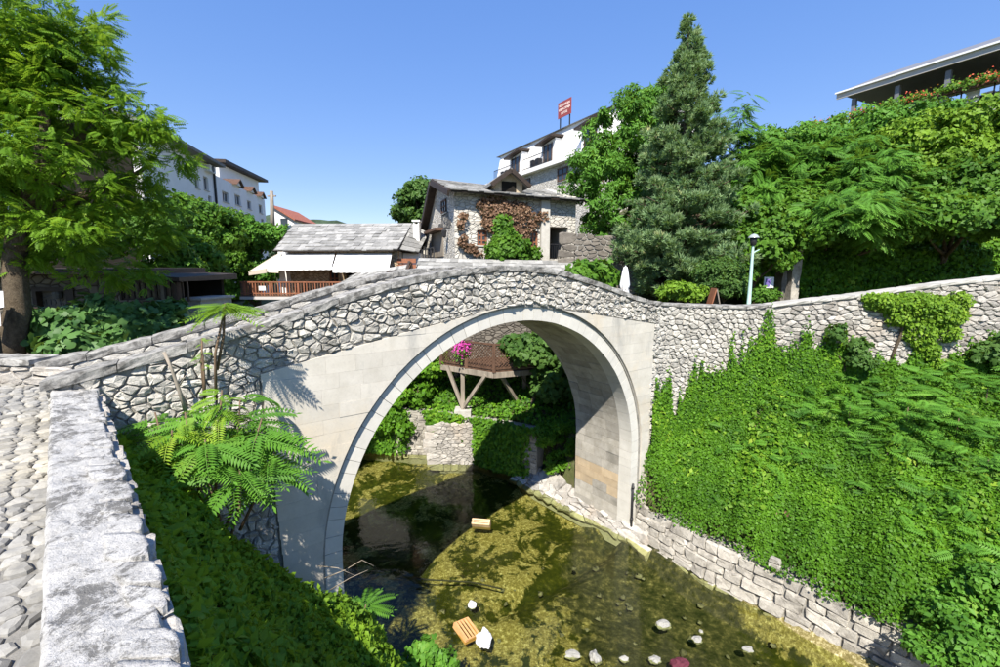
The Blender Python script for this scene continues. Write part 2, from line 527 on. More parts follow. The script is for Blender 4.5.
# ground: dry soil with green growth
m, nt, out = new_mat('soil')
pos = position(nt)
col = ramp(nt, noise(nt, pos, .8, 8, .65), [(.35, (.10, .085, .05)), (.55, (.07, .085, .03)), (.7, (.16, .14, .10))])
finish(nt, out, col, .95, .1, noise(nt, pos, 6, 8, .7), .8, .08)
M['soil'] = m
# river bed: algae, gravel, dark weed, plus painted tree shade
m, nt, out = new_mat('river_bed')
pos = position(nt)
fl = position(nt, (1.1, .8, 1))
n1 = noise(nt, fl, .9, 10, .66, .6)
n2 = noise(nt, pos, 5.5, 8, .7)
n3 = noise(nt, pos, 13, 8, .82)
algae = ramp(nt, n3, [(.3, (.06, .050, .014)), (.48, (.20, .165, .062)), (.56, (.36, .31, .15)), (.68, (.80, .74, .50))])
weed = ramp(nt, n2, [(.3, (.012, .018, .003)), (.55, (.040, .046, .007)), (.75, (.15, .135, .025))])
sz = nd(nt, 'ShaderNodeSeparateXYZ'); nt.links.new(pos, sz.inputs[0])
f = mathn(nt, 'ADD', mathn(nt, 'ADD', mathn(nt, 'MULTIPLY', n1, .8), mathn(nt, 'MULTIPLY', n2, .34)), mathn(nt, 'MULTIPLY', mathn(nt, 'ADD', sz.outputs[2], .42), .55))
col = mixc(nt, ramp(nt, f, [(.582, 0.), (.625, 1.)]), weed, algae)
# dappled shade of an unmodelled tree, painted into the bed colour towards the right bank
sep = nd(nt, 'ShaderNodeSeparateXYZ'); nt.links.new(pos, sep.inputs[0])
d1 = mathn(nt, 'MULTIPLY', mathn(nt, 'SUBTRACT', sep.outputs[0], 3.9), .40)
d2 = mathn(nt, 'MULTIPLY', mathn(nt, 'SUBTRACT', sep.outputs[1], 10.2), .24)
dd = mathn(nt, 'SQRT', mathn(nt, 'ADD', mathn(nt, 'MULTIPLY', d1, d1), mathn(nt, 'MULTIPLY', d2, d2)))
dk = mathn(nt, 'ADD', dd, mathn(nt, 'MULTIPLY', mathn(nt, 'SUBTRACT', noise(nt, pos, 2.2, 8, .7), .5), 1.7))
tree_shade_c = ramp(nt, n2, [(.35, (.015, .020, .008)), (.52, (.055, .055, .028)), (.62, (.13, .115, .06)), (.72, (.34, .31, .20))])
col = mixc(nt, ramp(nt, dk, [(.80, 1.), (1.02, 0.)]), col, tree_shade_c)
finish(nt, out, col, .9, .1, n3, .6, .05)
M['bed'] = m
# water: clear, reflecting by angle, tinted by what it holds
m, nt, out = new_mat('river_water')
pos = position(nt)
b = nd(nt, 'ShaderNodeBump')
b.inputs['Strength'].default_value = .24
b.inputs['Distance'].default_value = .03
nt.links.new(noise(nt, pos, 2.6, 5, .55, .4), b.inputs['Height'])
gl = nd(nt, 'ShaderNodeBsdfGlossy'); gl.inputs['Roughness'].default_value = .015
nt.links.new(b.outputs[0], gl.inputs['Normal'])
tr = nd(nt, 'ShaderNodeBsdfTransparent'); tr.inputs[0].default_value = (.80, .84, .60, 1)
fr = nd(nt, 'ShaderNodeFresnel'); fr.inputs['IOR'].default_value = 1.34
nt.links.new(b.outputs[0], fr.inputs['Normal'])
mx = nd(nt, 'ShaderNodeMixShader')
nt.links.new(fr.outputs[0], mx.inputs[0]); nt.links.new(tr.outputs[0], mx.inputs[1]); nt.links.new(gl.outputs[0], mx.inputs[2])
nt.links.new(mx.outputs[0], out.inputs[0])
M['water'] = m
# ------------------------------------------------------------------ bridge frame
R = 4.28
CB = np.array([.1165, 2.385, -1.258]) * R          # centre of the arch on the near face
YAW = radians(36.25)
BW = .534 * R                                      # width of the bridge
U = np.array([cos(YAW), sin(YAW), 0]); N = np.array([-sin(YAW), cos(YAW), 0]); UP = np.array([0, 0, 1.])
def br(s, z, n=0.0): return CB + U * s + N * n + UP * z
def sn(x, y):
    dx, dy = x - CB[0], y - CB[1]
    return dx * U[0] + dy * U[1], dx * N[0] + dy * N[1]
_ps = [-9.5, -8.2, -7.5, -6.77, -5.5, -4.26, -2.96, -1.87, -.62, .24, 1.19, 2.65, 4.37, 5.1, 6]
_pz = [3.80, 3.98, 4.09, 4.27, 4.57, 4.92, 5.26, 5.45, 5.53, 5.53, 5.44, 5.11, 4.66, 4.54, 4.5]
_gs = np.linspace(-9.5, 6, 311)
_gz = np.interp(_gs, _ps, _pz)
_k = np.hanning(21); _k /= _k.sum()
_gz = np.convolve(np.pad(_gz, 10, mode='edge'), _k, mode='valid')
def ptop(s): return float(np.interp(s, _gs, _gz))
def pslope(s): return (ptop(s + .1) - ptop(s - .1)) / .2
_as = [-5.6, -4.8, -2.99, -.62, .25, 2.69, 5.05]
_az = [3.74, 3.89, 4.23, 4.63, 4.64, 4.25, 3.87]
def atop(s): return float(np.interp(s, _as, _az))   # top of the ashlar

# ------------------------------------------------------------------ terrain
WA0, WA1 = np.array([-2.07, 1.77, -1.75]), np.array([-5.80, 5.58, -1.50])
WB0, WB1 = np.array([-1.43, 1.77, -1.75]), np.array([-5.46, 5.86, -1.55])
def lane_z(t): return np.clip(-2.13 + .036 * t, -2.6, -1.80)
RIV = np.array([(10.6, -14.), (4.0, -4.8), (-1.45, 12.8), (-4.3, 15.2), (-9, 16.6), (-20, 18.5), (-60, 30)])
RIV[0] = (CB - N * 30)[:2]; RIV[1] = (CB - N * 9)[:2]; RIV[2] = (CB + N * 3)[:2]
def river_d(x, y):
    best = np.full(np.shape(x), 1e9)
    for p, q in zip(RIV[:-1], RIV[1:]):
        d = q - p; L = d @ d
        t = np.clip(((x - p[0]) * d[0] + (y - p[1]) * d[1]) / L, 0, 1)
        best = np.minimum(best, np.hypot(x - p[0] - t * d[0], y - p[1] - t * d[1]))
    return best
def sstep(a, b, x):
    t = np.clip((x - a) / (b - a), 0, 1)
    return t * t * (3 - 2 * t)
def wall_y(x): return np.interp(x, [4.55, 5.2, 6.2, 8.2, 11, 15, 20, 26, 40], [13.18, 13.55, 13.75, 13.75, 13.6, 13.4, 13.2, 13.0, 12.5])
def wob(x, y, k, ph=0): return np.sin(x * k + ph) * np.cos(y * k * .87 + 1.3 * ph) * .6 + np.sin(x * k * 2.3 + 1.7 + ph) * np.sin(y * k * 1.9 - ph) * .4
def ground_z(x, y):
    x, y = np.asarray(x, float), np.asarray(y, float)
    s, n = sn(x, y)
    a = (x + y) / sqrt(2); t = (y - x) / sqrt(2)
    rd = river_d(x, y)
    hw = np.where(n > 3, 3.35, 4.32)
    # behind the bridge
    z = np.minimum(-2.35, -5.75 + (rd - hw) * 1.15)
    z = np.where(rd < hw, -9.2, z)
    # far bank, behind its wall
    fx = [-60, -20, -12, -6.5, -3.1, -.6, 1.5]; fy = [32, 22, 20.2, 19.15, 18.75, 17.6, 16.4]
    db = (y - np.interp(x, fx, fy)) * .85
    db = np.where(x > 1.5, np.maximum(db, s - 4.6), db)
    z = np.where((n > 2.2) & (db > .35), np.minimum(-1.75 - .6 * (x < 1), -6.1 + .9 * np.clip(db - .6, 0, 3) + .9 * np.clip(db - 2.5, 0, 9)), z)
    z = np.where((n > 2.2) & (db <= .35) & (db > -5.5), -9.2, z)
    # raised plaza behind the right wall, then the overgrown hillside
    plaza = -1.75 + .05 * np.clip(x - 8, 0, 12)
    hill = plaza + np.interp(x, [3, 9, 14, 20, 24], [0, 6.2, 8.0, 9.6, 10.5]) * sstep(19.6, 26.5, y)
    right_back = (s > 4.6) & (y > np.where(x > 4.6, wall_y(x) + .42, 12)) & (n > -1e9)
    z = np.where(right_back & (db > 4.5), np.maximum(hill, z), z)
    # left bank below the lane wall
    aw, bl = np.clip(a - .42, 0, None), np.clip(-4.3 - s, 0, None)
    q = aw / (aw + bl + 1e-6)
    z = np.where((n <= 1.2) & (s < -4.3), -2.15 - 4.95 * q ** .85, z)
    # lane
    z = np.where((a < .3) & (n < 2.3), lane_z(t) - .18, z)
    # river in front
    z = np.where((s >= -4.35) & (s <= 4.9) & (n < 3.2), -9.2, z)
    # right slope
    a2, b2 = np.clip(s - 4.55, 0, None), np.clip(wall_y(x) - y, 0, None)
    q2 = a2 / (a2 + b2 + 1e-6)
    top = np.interp(x, [4, 5, 8, 11, 16, 30], [-5.6, -5.3, -4.2, -3.3, -2.9, -2.0])
    zr = -7.12 + (top + 7.0) * q2 ** .9
    z = np.where((s > 4.85) & (y <= wall_y(x)) & (n < 1.5), zr, z)
    # the land rises far away
    r = np.hypot(x, y)
    z = z + np.where(r > 60, (r - 60) * .02, 0)
    z = np.where(np.hypot(x, y) > 60, np.maximum(z, -1.5), z)
    return z
def axis(lo, hi, st, far, n):
    inner = np.arange(lo, hi + 1e-6, st)
    g = np.geomspace(1, far, n)
    return np.concatenate([(lo - g)[::-1], inner, hi + g])
gx, gy = axis(-24, 32, .35, 2500, 22), axis(-10, 46, .35, 2500, 22)
GX, GY = np.meshgrid(gx, gy)
GZ = ground_z(GX, GY)
nx_, ny_ = len(gx), len(gy)
idx = np.arange(nx_ * ny_).reshape(ny_, nx_)
FQ = np.stack([idx[:-1, :-1], idx[:-1, 1:], idx[1:, 1:], idx[1:, :-1]], -1).reshape(-1, 4)
mk('ground', np.stack([GX, GY, GZ], -1).reshape(-1, 3), FQ, M['soil'], smooth=False, kind='structure')

# river bed and water
bx, by = np.arange(-16, 13, .16), np.arange(-3, 21, .16)
BX, BY = np.meshgrid(bx, by)
BZ = -8.42 + .10 * wob(BX, BY, 1.4) + .05 * wob(BX, BY, 4.1, 2)
sB, nB = sn(BX, BY)
bs = np.exp(-((BX - 2.0) ** 2 / 3.2 + (BY - 8.0) ** 2 / 1.6))
BZ = BZ + .22 * bs
BZ = BZ + .14 * np.exp(-((BX + .6) ** 2 / 2.5 + (BY - 10.3) ** 2 / 2.0)) + .10 * np.exp(-((BX - .8) ** 2 / 1.2 + (BY - 13.2) ** 2 / .8))
BZ = BZ - .26 * np.exp(-((nB - .15 - .05 * sB) / .33) ** 2) * sstep(-1.4, -.4, sB) - .16 * np.exp(-((BX - 2.6) ** 2 / 1.8 + (BY - 14.4) ** 2 / 1.6)) - .12 * np.exp(-((BX - 5.6) ** 2 / 1.0 + (BY - 9.8) ** 2 / 2.5))
BZ = BZ + .5 * sstep(3.7, 4.4, sB) * (nB < 3) + .35 * sstep(-3.6, -4.4, sB) * (nB < 3)
ib = np.arange(len(bx) * len(by)).reshape(len(by), len(bx))
FB = np.stack([ib[:-1, :-1], ib[:-1, 1:], ib[1:, 1:], ib[1:, :-1]], -1).reshape(-1, 4)
keep = (np.abs(sB[:-1, :-1]) < 4.9) | (nB[:-1, :-1] > 2.5)
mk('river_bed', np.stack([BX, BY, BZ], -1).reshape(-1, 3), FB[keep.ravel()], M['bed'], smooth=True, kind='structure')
V, Fc = [(-60, -30, -8), (20, -30, -8), (20, 30, -8), (-60, 30, -8)], [(0, 1, 2, 3)]
mk('river_water', V, Fc, M['water'], kind='structure')

# far hills
rg = rng_of(5)
hv, hf = [], []
for i, x in enumerate(np.linspace(-700, 300, 60)):
    px = 500 + x / 900 * F
    top = np.interp(px, [0, 200, 295, 310, 330, 345, 372, 384, 400, 430, 500, 650], [150, 130, 112, 112, 108, 100, 100, 92, 60, 40, 20, 0]) + rg.normal(0, 2.0)
    hv += [(x, 880, -30), (x, 900, top * .6), (x, 960, top), (x, 1200, top * .5)]
    if i:
        for k in range(3): hf.append((4 * i - 4 + k, 4 * i + k, 4 * i + k + 1, 4 * i - 3 + k))
mk('far_hills', hv, hf, M['forest'], smooth=True, kind='structure')

# ------------------------------------------------------------------ the arch bridge
bridge = thing('stone_bridge', 'humpbacked pale stone footbridge with one round arch over the stream', 'bridge', br(0, -2.6, BW / 2))
def strip(secs):                                   # secs: list of rings with equal counts -> tube with end caps
    V = np.concatenate([np.array(r) for r in secs]); k = len(secs[0]); Fc = []
    for i in range(len(secs) - 1):
        for j in range(k):
            Fc.append((i * k + j, i * k + (j + 1) % k, (i + 1) * k + (j + 1) % k, (i + 1) * k + j))
    Fc.append(tuple(range(k))[::-1]); Fc.append(tuple(range((len(secs) - 1) * k, len(secs) * k)))
    return V, Fc
NF = -.03
def core_sec(s, zb): 
    zt = ptop(s) - .78
    return [br(s, zb, NF), br(s, zt, NF), br(s, zt, BW - NF), br(s, zb, BW - NF)]
RE = 4.60
secs = [core_sec(s, -2.95) for s in np.linspace(-8.3, -RE, 12)]
secs += [core_sec(s, sqrt(max(RE * RE - s * s, 0)) if abs(s) < RE else 0) for s in RE * -np.cos(np.linspace(0, pi, 61))]
secs += [core_sec(s, -2.95) for s in np.linspace(RE, 5.35, 4)]
V, Fc = strip(secs)
mk('core', V, Fc, M['mortar'], bridge, .5)
for nm, n0, n1, s0 in (('parapet', NF, .29, -7.85), ('parapet', BW - .29, BW - NF, -8.25)):
    V, Fc = strip([[br(s, ptop(s) - .80, n0), br(s, ptop(s) - .10, n0), br(s, ptop(s) - .10, n1), br(s, ptop(s) - .80, n1)] for s in np.linspace(s0, 5.3, 60)])
    mk(nm, V, Fc, M['mortar'], bridge, .5)
# vault shell
V, Fc = strip([[br(-r_ * cos(a), r_ * sin(a) if True else 0, n_) for r_, n_ in ((R + .02, .03), (RE + .01, .03), (RE + .01, BW - .03), (R + .02, BW - .03))] for a in np.linspace(0, pi, 64)])
mk('vault', V, Fc, M['mortar'], bridge, .5, True)
for sg in (-1, 1):
    V, Fc = hexa([br(sg * (R + .02), -2.9, .03), br(sg * (RE + .01), -2.9, .03), br(sg * (RE + .01), -2.9, BW - .03), br(sg * (R + .02), -2.9, BW - .03)],
                 [br(sg * (R + .02), 0.005, .03), br(sg * (RE + .01), 0.005, .03), br(sg * (RE + .01), 0.005, BW - .03), br(sg * (R + .02), 0.005, BW - .03)])
    mk('jamb', V, Fc, M['mortar'], bridge, .5)
# voussoirs of the near ring
rg = rng_of(11)
ang = np.cumsum(np.concatenate([[0], rg.uniform(.75, 1.25, 46)])); ang = ang / ang[-1] * pi
def wedge(a0, a1, r0, r1, n0, n1, k=3):
    aa = np.linspace(a0, a1, k)
    return strip([[br(-r0 * cos(a), r0 * sin(a), n0), br(-r1 * cos(a), r1 * sin(a), n0), br(-r1 * cos(a), r1 * sin(a), n1), br(-r0 * cos(a), r0 * sin(a), n1)] for a in aa])
for a0, a1 in zip(ang[:-1], ang[1:]):
    j = .0011
    n0 = rg.normal(0, .0025)
    V, Fc = wedge(a0 + j, a1 - j, R + rg.normal(0, .002), R + .315, n0, .45)
    mk('voussoir', V, Fc, M['ring'], bridge, float(rg.uniform(0, 1)))
for sg in (-1, 1):
    z = 0
    while z > -2.55:
        h = rg.uniform(.24, .34)
        n1 = .45; a, b = sg * (R + rg.normal(0, .002)), sg * (R + .315)
        V, Fc = strip([[br(a, zz, 0), br(b, zz, 0), br(b, zz, n1), br(a, zz, n1)] for zz in (z - .003, max(z - h + .003, -2.7))])
        mk('voussoir', V, Fc, M['ring'], bridge, float(rg.uniform(0, 1)))
        z -= h
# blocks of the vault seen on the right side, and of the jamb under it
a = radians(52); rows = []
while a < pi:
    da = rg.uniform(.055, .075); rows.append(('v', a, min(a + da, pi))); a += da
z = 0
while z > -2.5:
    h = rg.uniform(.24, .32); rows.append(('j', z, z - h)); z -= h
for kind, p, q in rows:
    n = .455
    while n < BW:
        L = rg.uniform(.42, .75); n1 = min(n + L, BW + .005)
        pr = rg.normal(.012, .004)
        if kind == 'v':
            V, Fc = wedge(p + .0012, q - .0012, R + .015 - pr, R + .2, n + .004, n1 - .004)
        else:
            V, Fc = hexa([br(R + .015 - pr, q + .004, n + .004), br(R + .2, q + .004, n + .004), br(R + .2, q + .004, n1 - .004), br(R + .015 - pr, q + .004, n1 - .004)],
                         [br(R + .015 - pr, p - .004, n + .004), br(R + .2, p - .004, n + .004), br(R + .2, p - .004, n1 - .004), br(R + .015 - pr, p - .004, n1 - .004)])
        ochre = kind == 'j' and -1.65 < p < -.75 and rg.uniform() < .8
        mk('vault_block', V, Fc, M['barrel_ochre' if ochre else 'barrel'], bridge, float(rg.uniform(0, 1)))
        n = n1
# ashlar blocks of the spandrels, proud of the ring
def prism(poly, frame, h0, h1):
    k = len(poly)
    V = [frame(a, b, h0) for a, b in poly] + [frame(a, b, h1) for a, b in poly]
    Fc = [tuple(range(k))[::-1], tuple(range(k, 2 * k))] + [(i, (i + 1) % k, k + (i + 1) % k, k + i) for i in range(k)]
    return np.array(V), Fc
def bface(a, b, h): return br(a, b, -h)
rg = rng_of(12)
z0 = -2.6
SA = 4.645
while z0 < 4.7:
    z1 = z0 + rg.uniform(.24, .33)
    for sg in (-1, 1):
        def arc(z): return sqrt(max(SA * SA - max(z, 0) ** 2, 0)) if z < SA else 0.
        outer = (5.42 - .04 * max(0, 3.7 - z0) if sg < 0 else 5.02)
        inner0, inner1 = arc(z0), arc(z1)
        # joints
        e = outer; js = [outer]
        while e > max(inner0, inner1) + .9:
            e -= rg.uniform(.42, .75); js.append(e)
        js.append(None)
        for ja, jb in zip(js[:-1], js[1:]):
            if jb is None:
                poly = [(ja, z0), (ja, z1)] + [(arc(z), z) for z in np.linspace(z1, z0, 5)]
                if inner0 >= ja: continue
                poly = [(min(p, ja), zz) for p, zz in poly]
            else:
                poly = [(ja, z0), (ja, z1), (jb, z1), (jb, z0)]
            g = .0010
            c_ = np.mean(poly, 0)
            poly = [(p - math.copysign(g, p - c_[0]), q - math.copysign(g, q - c_[1])) for p, q in poly]
            poly = [(sg * p, q) for p, q in poly]
            sm = np.mean([p for p, q in poly]); sl = (atop(sm + .1) - atop(sm - .1)) / .2
            poly = clip(poly, -sl, 1, atop(sm) - sl * sm - .004)
            if len(poly) < 3 or parea(poly) < .004: continue
            V, Fc = prism(poly, bface, -.01, .080 + rg.normal(0, .0025))
            mk('ashlar_block', V, Fc, M['ashlar'], bridge, float(rg.uniform(0, 1)))
    z0 = z1
# rubble masonry
rg = rng_of(13)
def in_rubble(s, z):
    if z > ptop(s) - .12: return False
    if s < -5.22 + .04 * max(0, 3.7 - z) or s > 5.02: return z > -.6
    return z > atop(s)
polys = cells(-7.85, 5.2, -.6, 5.5, .195, .148, .44, rg, in_rubble)
st = []
for p in polys:
    sm = np.mean([q[0] for q in p]); sl = pslope(sm)
    p = clip(p, -sl, 1, ptop(sm) - sl * sm - .135)
    if len(p) < 3: continue
    if -5.40 < sm < 5.05 and np.mean([q[1] for q in p]) > atop(sm) - .25:
        sl = (atop(sm + .1) - atop(sm - .1)) / .2
        p = clip(p, sl, -1, -(atop(sm) - sl * sm) - .006)
    p = clip(p, -1, 0, 7.86)
    if sm < -4.5 and len(p) > 2:
        zm = np.mean([q[1] for q in p])
        if zm < atop(sm) + .02: p = clip(p, 1, 0, -5.44 + .04 * max(0, 3.7 - zm))
    if len(p) < 3: continue
    st.append(stone(p, bface, .085, rg, .008, .30, .14, .0, .14, .80, .13))
lay(st, 'rubble_stone', 'small_rubble', M['rubble'], bridge, rg, 300)
# inner face of the far parapet
polys = cells(-8.25, 1, 3.3, 5.5, .34, .17, .3, rg, lambda s, z: ptop(s) - .5 < z < ptop(s) - .1)
st = []
for p in polys:
    sm = np.mean([q[0] for q in p]); sl = pslope(sm)
    p = clip(p, -sl, 1, ptop(sm) - sl * sm - .13)
    p = clip(p, -1, 0, 8.26)
    if len(p) < 3: continue
    st.append(stone(p, lambda a, b, h: br(a, b, BW - .29 - h), .04, rg, .012, .4, .1, -.01))
lay(st, 'inner_stone', 'inner_rubble', M['rubble'], bridge, rg, 120)
# cap slabs
def capslab(pa, pb, q, rg, th=.13):
    """q(s, n, h): frame along the wall; the slab runs s=pa..pb"""
    prof = [(0, 0), (-.012, .04), (0, th - .015), (.02, th), (.98, th), (1, th - .015), (1.0, .02), (.99, 0)]
    secs = []
    for k, s in enumerate(np.linspace(pa, pb, 6)):
        e = .014 if k in (0, 5) else 0
        secs.append([q(s, u_, h_ - (e if h_ > .06 else 0) + rg.normal(0, .005), rg.normal(0, .007)) for u_, h_ in prof])
    return strip(secs)
for n0, n1, s0 in ((-.10, .34, -7.9), (BW - .33, BW + .08, -8.3)):
    s = s0
    while s < 5.25:
        L = rg.uniform(.55, .95); e = min(s + L, 5.3)
        dz = rg.normal(0, .008)
        V, Fc = capslab(s + .006, e - .006, lambda ss, u_, h_, j: br(ss, ptop(ss) - .13 + h_ + dz, n0 + (n1 - n0) * u_ + j), rg)
        mk('cap_slab', V, Fc, M['cap'], bridge, float(rg.uniform(0, 1)))
        s = e
# footing under the right jamb: a broken concrete ledge
rg = rng_of(14)
def ft(n, k, h): return br(R - .03 - k * (.16 + .06 * max(n, 0)), -2.42 - .20 * k, n) + (UP * .9 - U * .4) * h
V, Fc = strip([[br(R - .30 - .06 * max(n, 0), -3.0, n), br(R - .18 - .06 * max(n, 0), -2.66, n), br(R + .0, -2.46, n), br(R + .15, -2.44, n), br(R + .15, -3.0, n)] for n in np.linspace(.02, 4.7, 12)])
mk('footing', V, Fc, M['mortar_pale'], bridge, .5)
polys = cells(.05, 4.6, 0, 1.0, .40, .5, .4, rg)
lay([stone(p, ft, .035, rg, .004, .35, .25, -.05, .12, .8, .25) for p in polys], 'footing_stone', 'footing_rubble', M['rubble_old'], bridge, rg, 80)

# ------------------------------------------------------------------ foreground lane and its wall
lane_v, lane_f = [], []
tt = np.linspace(-6, 13.5, 60)
for i, t in enumerate(tt):
    for a in (-7, -.02):
        x, y = (a - t) / sqrt(2), (a + t) / sqrt(2)
        lane_v.append((x, y, lane_z(t)))
    if i: lane_f.append((2 * i - 2, 2 * i - 1, 2 * i + 1, 2 * i))
lane = mk('cobbled_lane', lane_v, lane_f, M['lane'], kind='structure', rnd=.5)
rg = rng_of(21)
def lane_frame(t, a, h): return np.array([(a - t) / sqrt(2), (a + t) / sqrt(2), lane_z(t) + h])
polys = cells(1.0, 10.6, -3.6, -.03, .150, .150, .36, rg)
st = [stone(clip(p, 0, 1, -.03), lane_frame, .034, rg, .009, .5, .05, -.01, .24, .66, .05) for p in polys if len(clip(p, 0, 1, -.03)) > 2]
lay(st, 'cobble', 'small_cobbles', M['cobble'], lane, rg, 300, lambda g: -(g[0][:, 0] + g[0][:, 1]).mean() + 9 * (not 2.4 < ((g[0][:, 1] - g[0][:, 0]) / sqrt(2)).mean() < 9.8))

lane_wall = thing('lane_wall', 'low rough stone wall with pale weathered top beside the cobbled lane', 'wall', (-3.4, 3.6, -2.6))
def wt(p, q, h=0.):                               # p along 0..1, q across 0 (lane) .. 1 (bank)
    a = WA0 + (WA1 - WA0) * p; b = WB0 + (WB1 - WB0) * p
    return a + (b - a) * q + UP * h
V, Fc = strip([[wt(p, .03, -.7) + UP * 0, wt(p, .03, -.05), wt(p, .95, -.05), wt(p, 1.0, -2.6)] for p in np.linspace(-.9, 1.0, 20)])
mk('core', V, Fc, M['wallmortar'], lane_wall, .5)
rg = rng_of(22)
LW = 5.32
def rough_piece(poly, frame, rg, h=.03, gap=.006, rings=6, amp=.008, cut=.05):
    r = rounded(poly, gap, cut)
    if r is None: return None
    r2 = np.empty((len(r) * 2, 2)); r2[0::2] = r; r2[1::2] = (r + np.roll(r, -1, 0)) / 2
    r2 += rg.normal(0, .004, r2.shape)
    r = r2; n = len(r); c = r.mean(0); V, Fc = [], []
    for k in range(rings):
        f = 1 - max(k - 1, 0) / (rings - 1) - (.012 if k == 1 else 0)
        for (a, b) in c + (r - c) * (f if k else 1.0):
            if k == 0: V.append(frame(a, b, -.06))
            else:
                v = frame(a, b, 0)
                nz = mnoise.fractal(Vector(v * 7), 1.0, 2.0, 5) * amp * 1.3 + mnoise.noise(Vector(v * 2.3)) * amp * 1.2
                edge = 0
                V.append(frame(a, b, h + nz + edge * .8))
    V.append(frame(c[0], c[1], h))
    for k in range(rings - 1):
        for i in range(n): Fc.append((k * n + i, k * n + (i + 1) % n, (k + 1) * n + (i + 1) % n, (k + 1) * n + i))
    for i in range(n): Fc.append(((rings - 1) * n + i, (rings - 1) * n + (i + 1) % n, rings * n))
    return np.array(V), Fc, n
# rough mortared top
na_, nq_ = 330, 26
V = []
for i in range(na_ + 1):
    p = -.42 + 1.415 * i / na_
    for j in range(nq_ + 1):
        q = .0 + .97 * j / nq_
        v = wt(p, q)
        w = Vector(v * 1.0)
        d = .016 * mnoise.fractal(w * 6, 1.0, 2.0, 6) + .010 * mnoise.noise(w * 2.1) - .010 * max(0, mnoise.noise(w * 15)) ** 2
        cr = abs(mnoise.noise(Vector((w.x * 2.6 + 5, w.y * 2.6, 1.3 + .6 * mnoise.noise(w * 5)))))
        d -= .014 * max(0, 1 - cr / .035)
        if j == 0: d -= .03
        if j == nq_: d -= .05
        V.append(wt(p, q + .012 * mnoise.noise(w * 9) * (j in (0, nq_)), .004 + d))
ii = np.arange((na_ + 1) * (nq_ + 1)).reshape(na_ + 1, nq_ + 1)
mk('mortar_top', V, np.stack([ii[:-1, :-1], ii[:-1, 1:], ii[1:, 1:], ii[1:, :-1]], -1).reshape(-1, 4), M['walltop'], lane_wall, .55, True)
# edge stones on the bank side and a few flat stones bedded in the top
a = -2.0
while a < LW - .1:
    L = rg.uniform(.14, .42); w0 = rg.uniform(.10, .20)
    b1 = .447 + rg.uniform(-.015, .015)
    poly = [(a, .44 - w0 + rg.uniform(-.03, .03)), (a + L * .5, .44 - w0 + rg.uniform(-.04, .03)), (a + L - .008, .44 - w0 + rg.uniform(-.03, .05)), (a + L - .008 + rg.uniform(-.03, 0), b1), (a + L * .45, b1 + rg.uniform(-.01, .025)), (a + rg.uniform(0, .03), b1 + rg.uniform(-.02, .01))]
    if rg.uniform() < .8:
        g = rough_piece(poly, lambda a_, b_, h: wt(a_ / LW, b_ / .44, h), rg, .014 + rg.uniform(-.006, .006), .0008, 6, .010, .16)
        if g: mk('edge_stone', g[0], g[1], M['walltop'], lane_wall, float(rg.uniform(.3, 1)), np.array([len(f_) < 4 or min(f_) >= g[2] for f_ in g[1]]))
    a += L
# stones of the bank face
def wf(a, b, h):
    v = wt(a / LW, 1.0, 0); return v + UP * b + np.array([.707, .707, 0]) * h
polys = cells(-.5, LW, -1.5, -.02, .34, .2, .32, rg)
st = [stone(clip(p, 0, 1, -.03), wf, .05, rg) for p in polys if len(clip(p, 0, 1, -.03)) > 2]
lay(st, 'face_stone', 'face_rubble', M['rubble_old'], lane_wall, rg, 120)

# low wall past the far end of the lane
end_wall = thing('end_wall', 'low grey stone wall closing the lane beside the bridge end', 'wall', (-8.9, 7.4, -1.9))
P0, P1 = br(-8.3, 0, BW - .3)[:2], br(-8.3, 0, BW - .3)[:2] + np.array([-5.5, .6])
dW = (P1 - P0) / np.linalg.norm(P1 - P0); nW = np.array([dW[1], -dW[0]]) * -1
nW = nW if nW[1] < 0 else -nW
def ew(a, z, h): return np.array([*(P0 + dW * a + nW * h), z])
V, Fc = strip([[ew(a, -2.3, 0), ew(a, -1.46, 0), ew(a, -1.46, -.35), ew(a, -2.3, -.35)] for a in np.linspace(.05, 5.5, 6)])
mk('core', V, Fc, M['mortar_pale'], end_wall, .5)
polys = cells(.05, 5.4, -2.0, -1.46, .36, .2, .3, rg)
st = [stone(clip(p, 0, 1, -1.47), ew, .04, rg) for p in polys if len(clip(p, 0, 1, -1.47)) > 2]
lay(st, 'wall_stone', 'wall_rubble', M['rubble_old'], end_wall, rg, 120)
a = .02
while a < 5.3:
    L = rg.uniform(.5, .9)
    V, Fc = capslab(a, a + L - .012, lambda s_, u_, h_, j: ew(s_, -1.46 + h_ * .8, .06 - .46 * u_ + j), rg)
    mk('cap_slab', V, Fc, M['cap'], end_wall, float(rg.uniform(0, 1)))
    a += L

# ------------------------------------------------------------------ right-hand retaining wall
WX = [4.55, 5.2, 6.2, 8.2, 11, 15, 20, 26]
WP = np.array([(x, float(wall_y(x))) for x in WX])
WS = np.concatenate([[0], np.cumsum(np.hypot(*np.diff(WP, axis=0).T))])
def rw_xy(a):
    return np.array([np.interp(a, WS, WP[:, 0]), np.interp(a, WS, WP[:, 1])])
_tops = [(655, 301.5), (672, 303.5), (700, 304.5), (750, 306), (772, 304.5), (800, 301), (850, 295.5), (900, 289), (950, 282), (1000, 276.5), (1100, 266)]
def rw_top(a):
    x, y = rw_xy(a)
    px = 500 + F * x / (y * cos(PITCH) + .5 * sin(PITCH))
    py = np.interp(px, [p for p, q in _tops], [q for p, q in _tops])
    return at(px, py, y)[2]
def rw(a, z, h):
    p = rw_xy(a); d = rw_xy(a + .05) - rw_xy(a - .05); d /= np.linalg.norm(d)
    return np.array([p[0] + d[1] * h, p[1] - d[0] * h, z])
rwall = thing('retaining_wall', 'long pale rubble retaining wall above the ivy slope right of the bridge', 'wall', (9, 13.6, -5))
LR = WS[-1]
